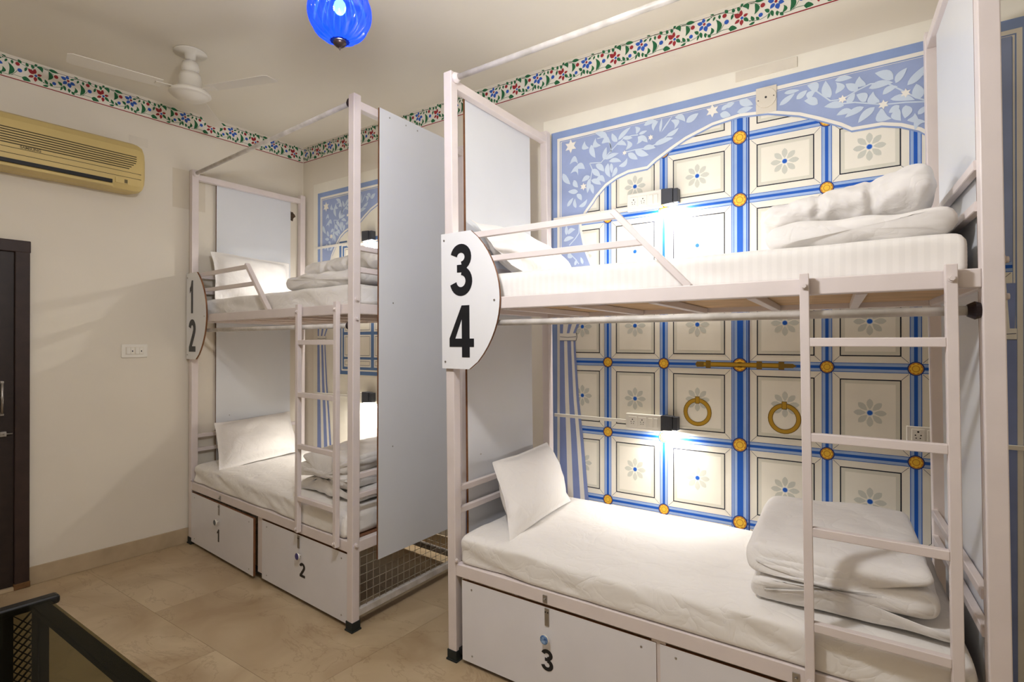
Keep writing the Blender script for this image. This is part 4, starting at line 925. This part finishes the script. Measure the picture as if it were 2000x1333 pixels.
b = MB(); b.lathe([(.001,.13),(.03,.125),(.034,.10),(.001,.10)], GLOBE, 20); b.build('lamp_holder', 'fan', root)
gm = bpy.data.materials.new('clear_white_glass'); gm.use_nodes = True; nt = gm.node_tree; nt.nodes.clear()
n_o = nt.nodes.new('ShaderNodeOutputMaterial'); n_t = nt.nodes.new('ShaderNodeBsdfTransparent'); n_l = nt.nodes.new('ShaderNodeBsdfTranslucent'); n_m = nt.nodes.new('ShaderNodeMixShader'); n_m.inputs[0].default_value = .06
nt.links.new(n_t.outputs[0], n_m.inputs[1]); nt.links.new(n_l.outputs[0], n_m.inputs[2]); nt.links.new(n_m.outputs[0], n_o.inputs[0]); M['globe'] = gm
b = MB(); b.lathe([(max(.001,.115*math.sin(PI*i/20)), .115*math.cos(PI*i/20)) for i in range(21)], GLOBE, 36); b.build('glass_globe', 'globe', root)

# ------------------------------------------------------------------ dark door in the left wall
b = MB(); b.rbox(.0005, .030, -1.862, -1.795, .02, 1.972, .004); b.rbox(.0005, .030, -2.86, -2.793, .02, 1.972, .004); b.rbox(.0003, .0315, -2.863, -1.792, 1.908, 1.975, .004)
df = b.build('door_1', 'doorframe', None, kind='structure')
b = MB(); b.rbox(.0006, .033, -1.866, -1.792, .001, .035, .004); b.build('worn_foot', 'wood', df)
b = MB(); b.rbox(.0005, .012, -2.793, -1.862, .022, 1.908, .002); b.build('door_leaf', 'door', df)
for z0, z1 in ((.18,.88),(1.02,1.80)):
    b = MB(); b.rbox(.0115, .018, -2.70, -1.955, z0, z1, .004); b.build('door_panel', 'door', df)
b = MB(); b.rbox(.0005, .03, -2.793, -1.862, .001, .021, .002); b.build('threshold', 'skirt', df)
b = MB(); b.tube((.035,-1.918,1.00), (.035,-1.918,1.172), .007, 12); b.rbox(.012, .036, -1.926, -1.910, .990, 1.006, .002); b.rbox(.012, .036, -1.926, -1.910, 1.166, 1.182, .002); b.build('pull_handle', 'steel', df)
b = MB(); b.tube((.026,-2.02,.886), (.026,-1.872,.886), .005, 10); b.rbox(.012, .030, -1.925, -1.898, .872, .900, .002); b.tube((.026,-1.91,.886),(.05,-1.91,.886),.004,8); b.build('slide_bolt', 'steel', df)

# ------------------------------------------------------------------ black glass coffee table
TX0, TX1, TY0, TY1, TZ = 1.50, 2.62, -2.78, -2.115, .45
root = thing('coffee_table', ((TX0+TX1)/2,(TY0+TY1)/2,0), 'black coffee table with dark glass top in the corner of the picture', 'table')
gm, gx, gp = glass_mat('dark_glass', rgb(20,22,16), (.62,.60,.48,1), .08); gx.inputs[0].default_value = .16; M['dglass'] = gm
M['tblack'] = mat('black_table_frame', rgb(16,16,16), .45)
b = MB(); b.rbox(TX0+.055, TX1-.055, TY0+.006, TY1-.006, TZ-.010, TZ-.002, .002); b.build('glass_top', 'dglass', root)
for x0, x1 in ((TX0,TX0+.05),(TX1-.05,TX1)):
    b = MB(); b.rbox(x0, x1, TY0-.02, TY1+.028, TZ-.030, TZ+.004, .012, seg=3); e = b.build('end_cap', 'tblack', root)
    for y0 in (TY0+.02, TY1-.035):
        b = MB(); b.rbox(x0+.006, x1-.006, y0, y0+.03, 0, TZ-.029, .004); b.build('leg', 'tblack', root)
    xm = (x0+x1)/2
    # end panel: solid boards either side of a pierced lattice strip
    ya, yb = TY1-.105, TY1-.052
    b = MB(); b.rbox(xm-.006, xm+.006, yb, TY1-.034, .06, TZ-.032, .002); b.build('end_board', 'tblack', root)
    b = MB(); b.rbox(xm-.006, xm+.006, TY0+.05, ya, .06, TZ-.032, .002); b.build('end_board', 'tblack', root)
    z = .075
    while z < TZ-.07:
        b = MB(); b.bar((xm+.003,ya,z), (xm+.003,yb,z+.055), .003, .010, up=(1,0,0), r=.0005); b.build('lattice_strip', 'tblack', root)
        b = MB(); b.bar((xm-.003,yb,z), (xm-.003,ya,z+.055), .003, .010, up=(1,0,0), r=.0005); b.build('lattice_strip', 'tblack', root)
        z += .0285
for y0 in (TY0+.008, TY1-.058):
    b = MB(); b.rbox(TX0+.05, TX1-.05, y0, y0+.05, TZ-.034, TZ-.011, .003); b.build('side_rail', 'tblack', root)
b = MB(); b.rbox(TX0+.05, TX1-.05, TY0+.03, TY1-.24, .20, .216, .003); b.build('lower_shelf', 'tblack', root)
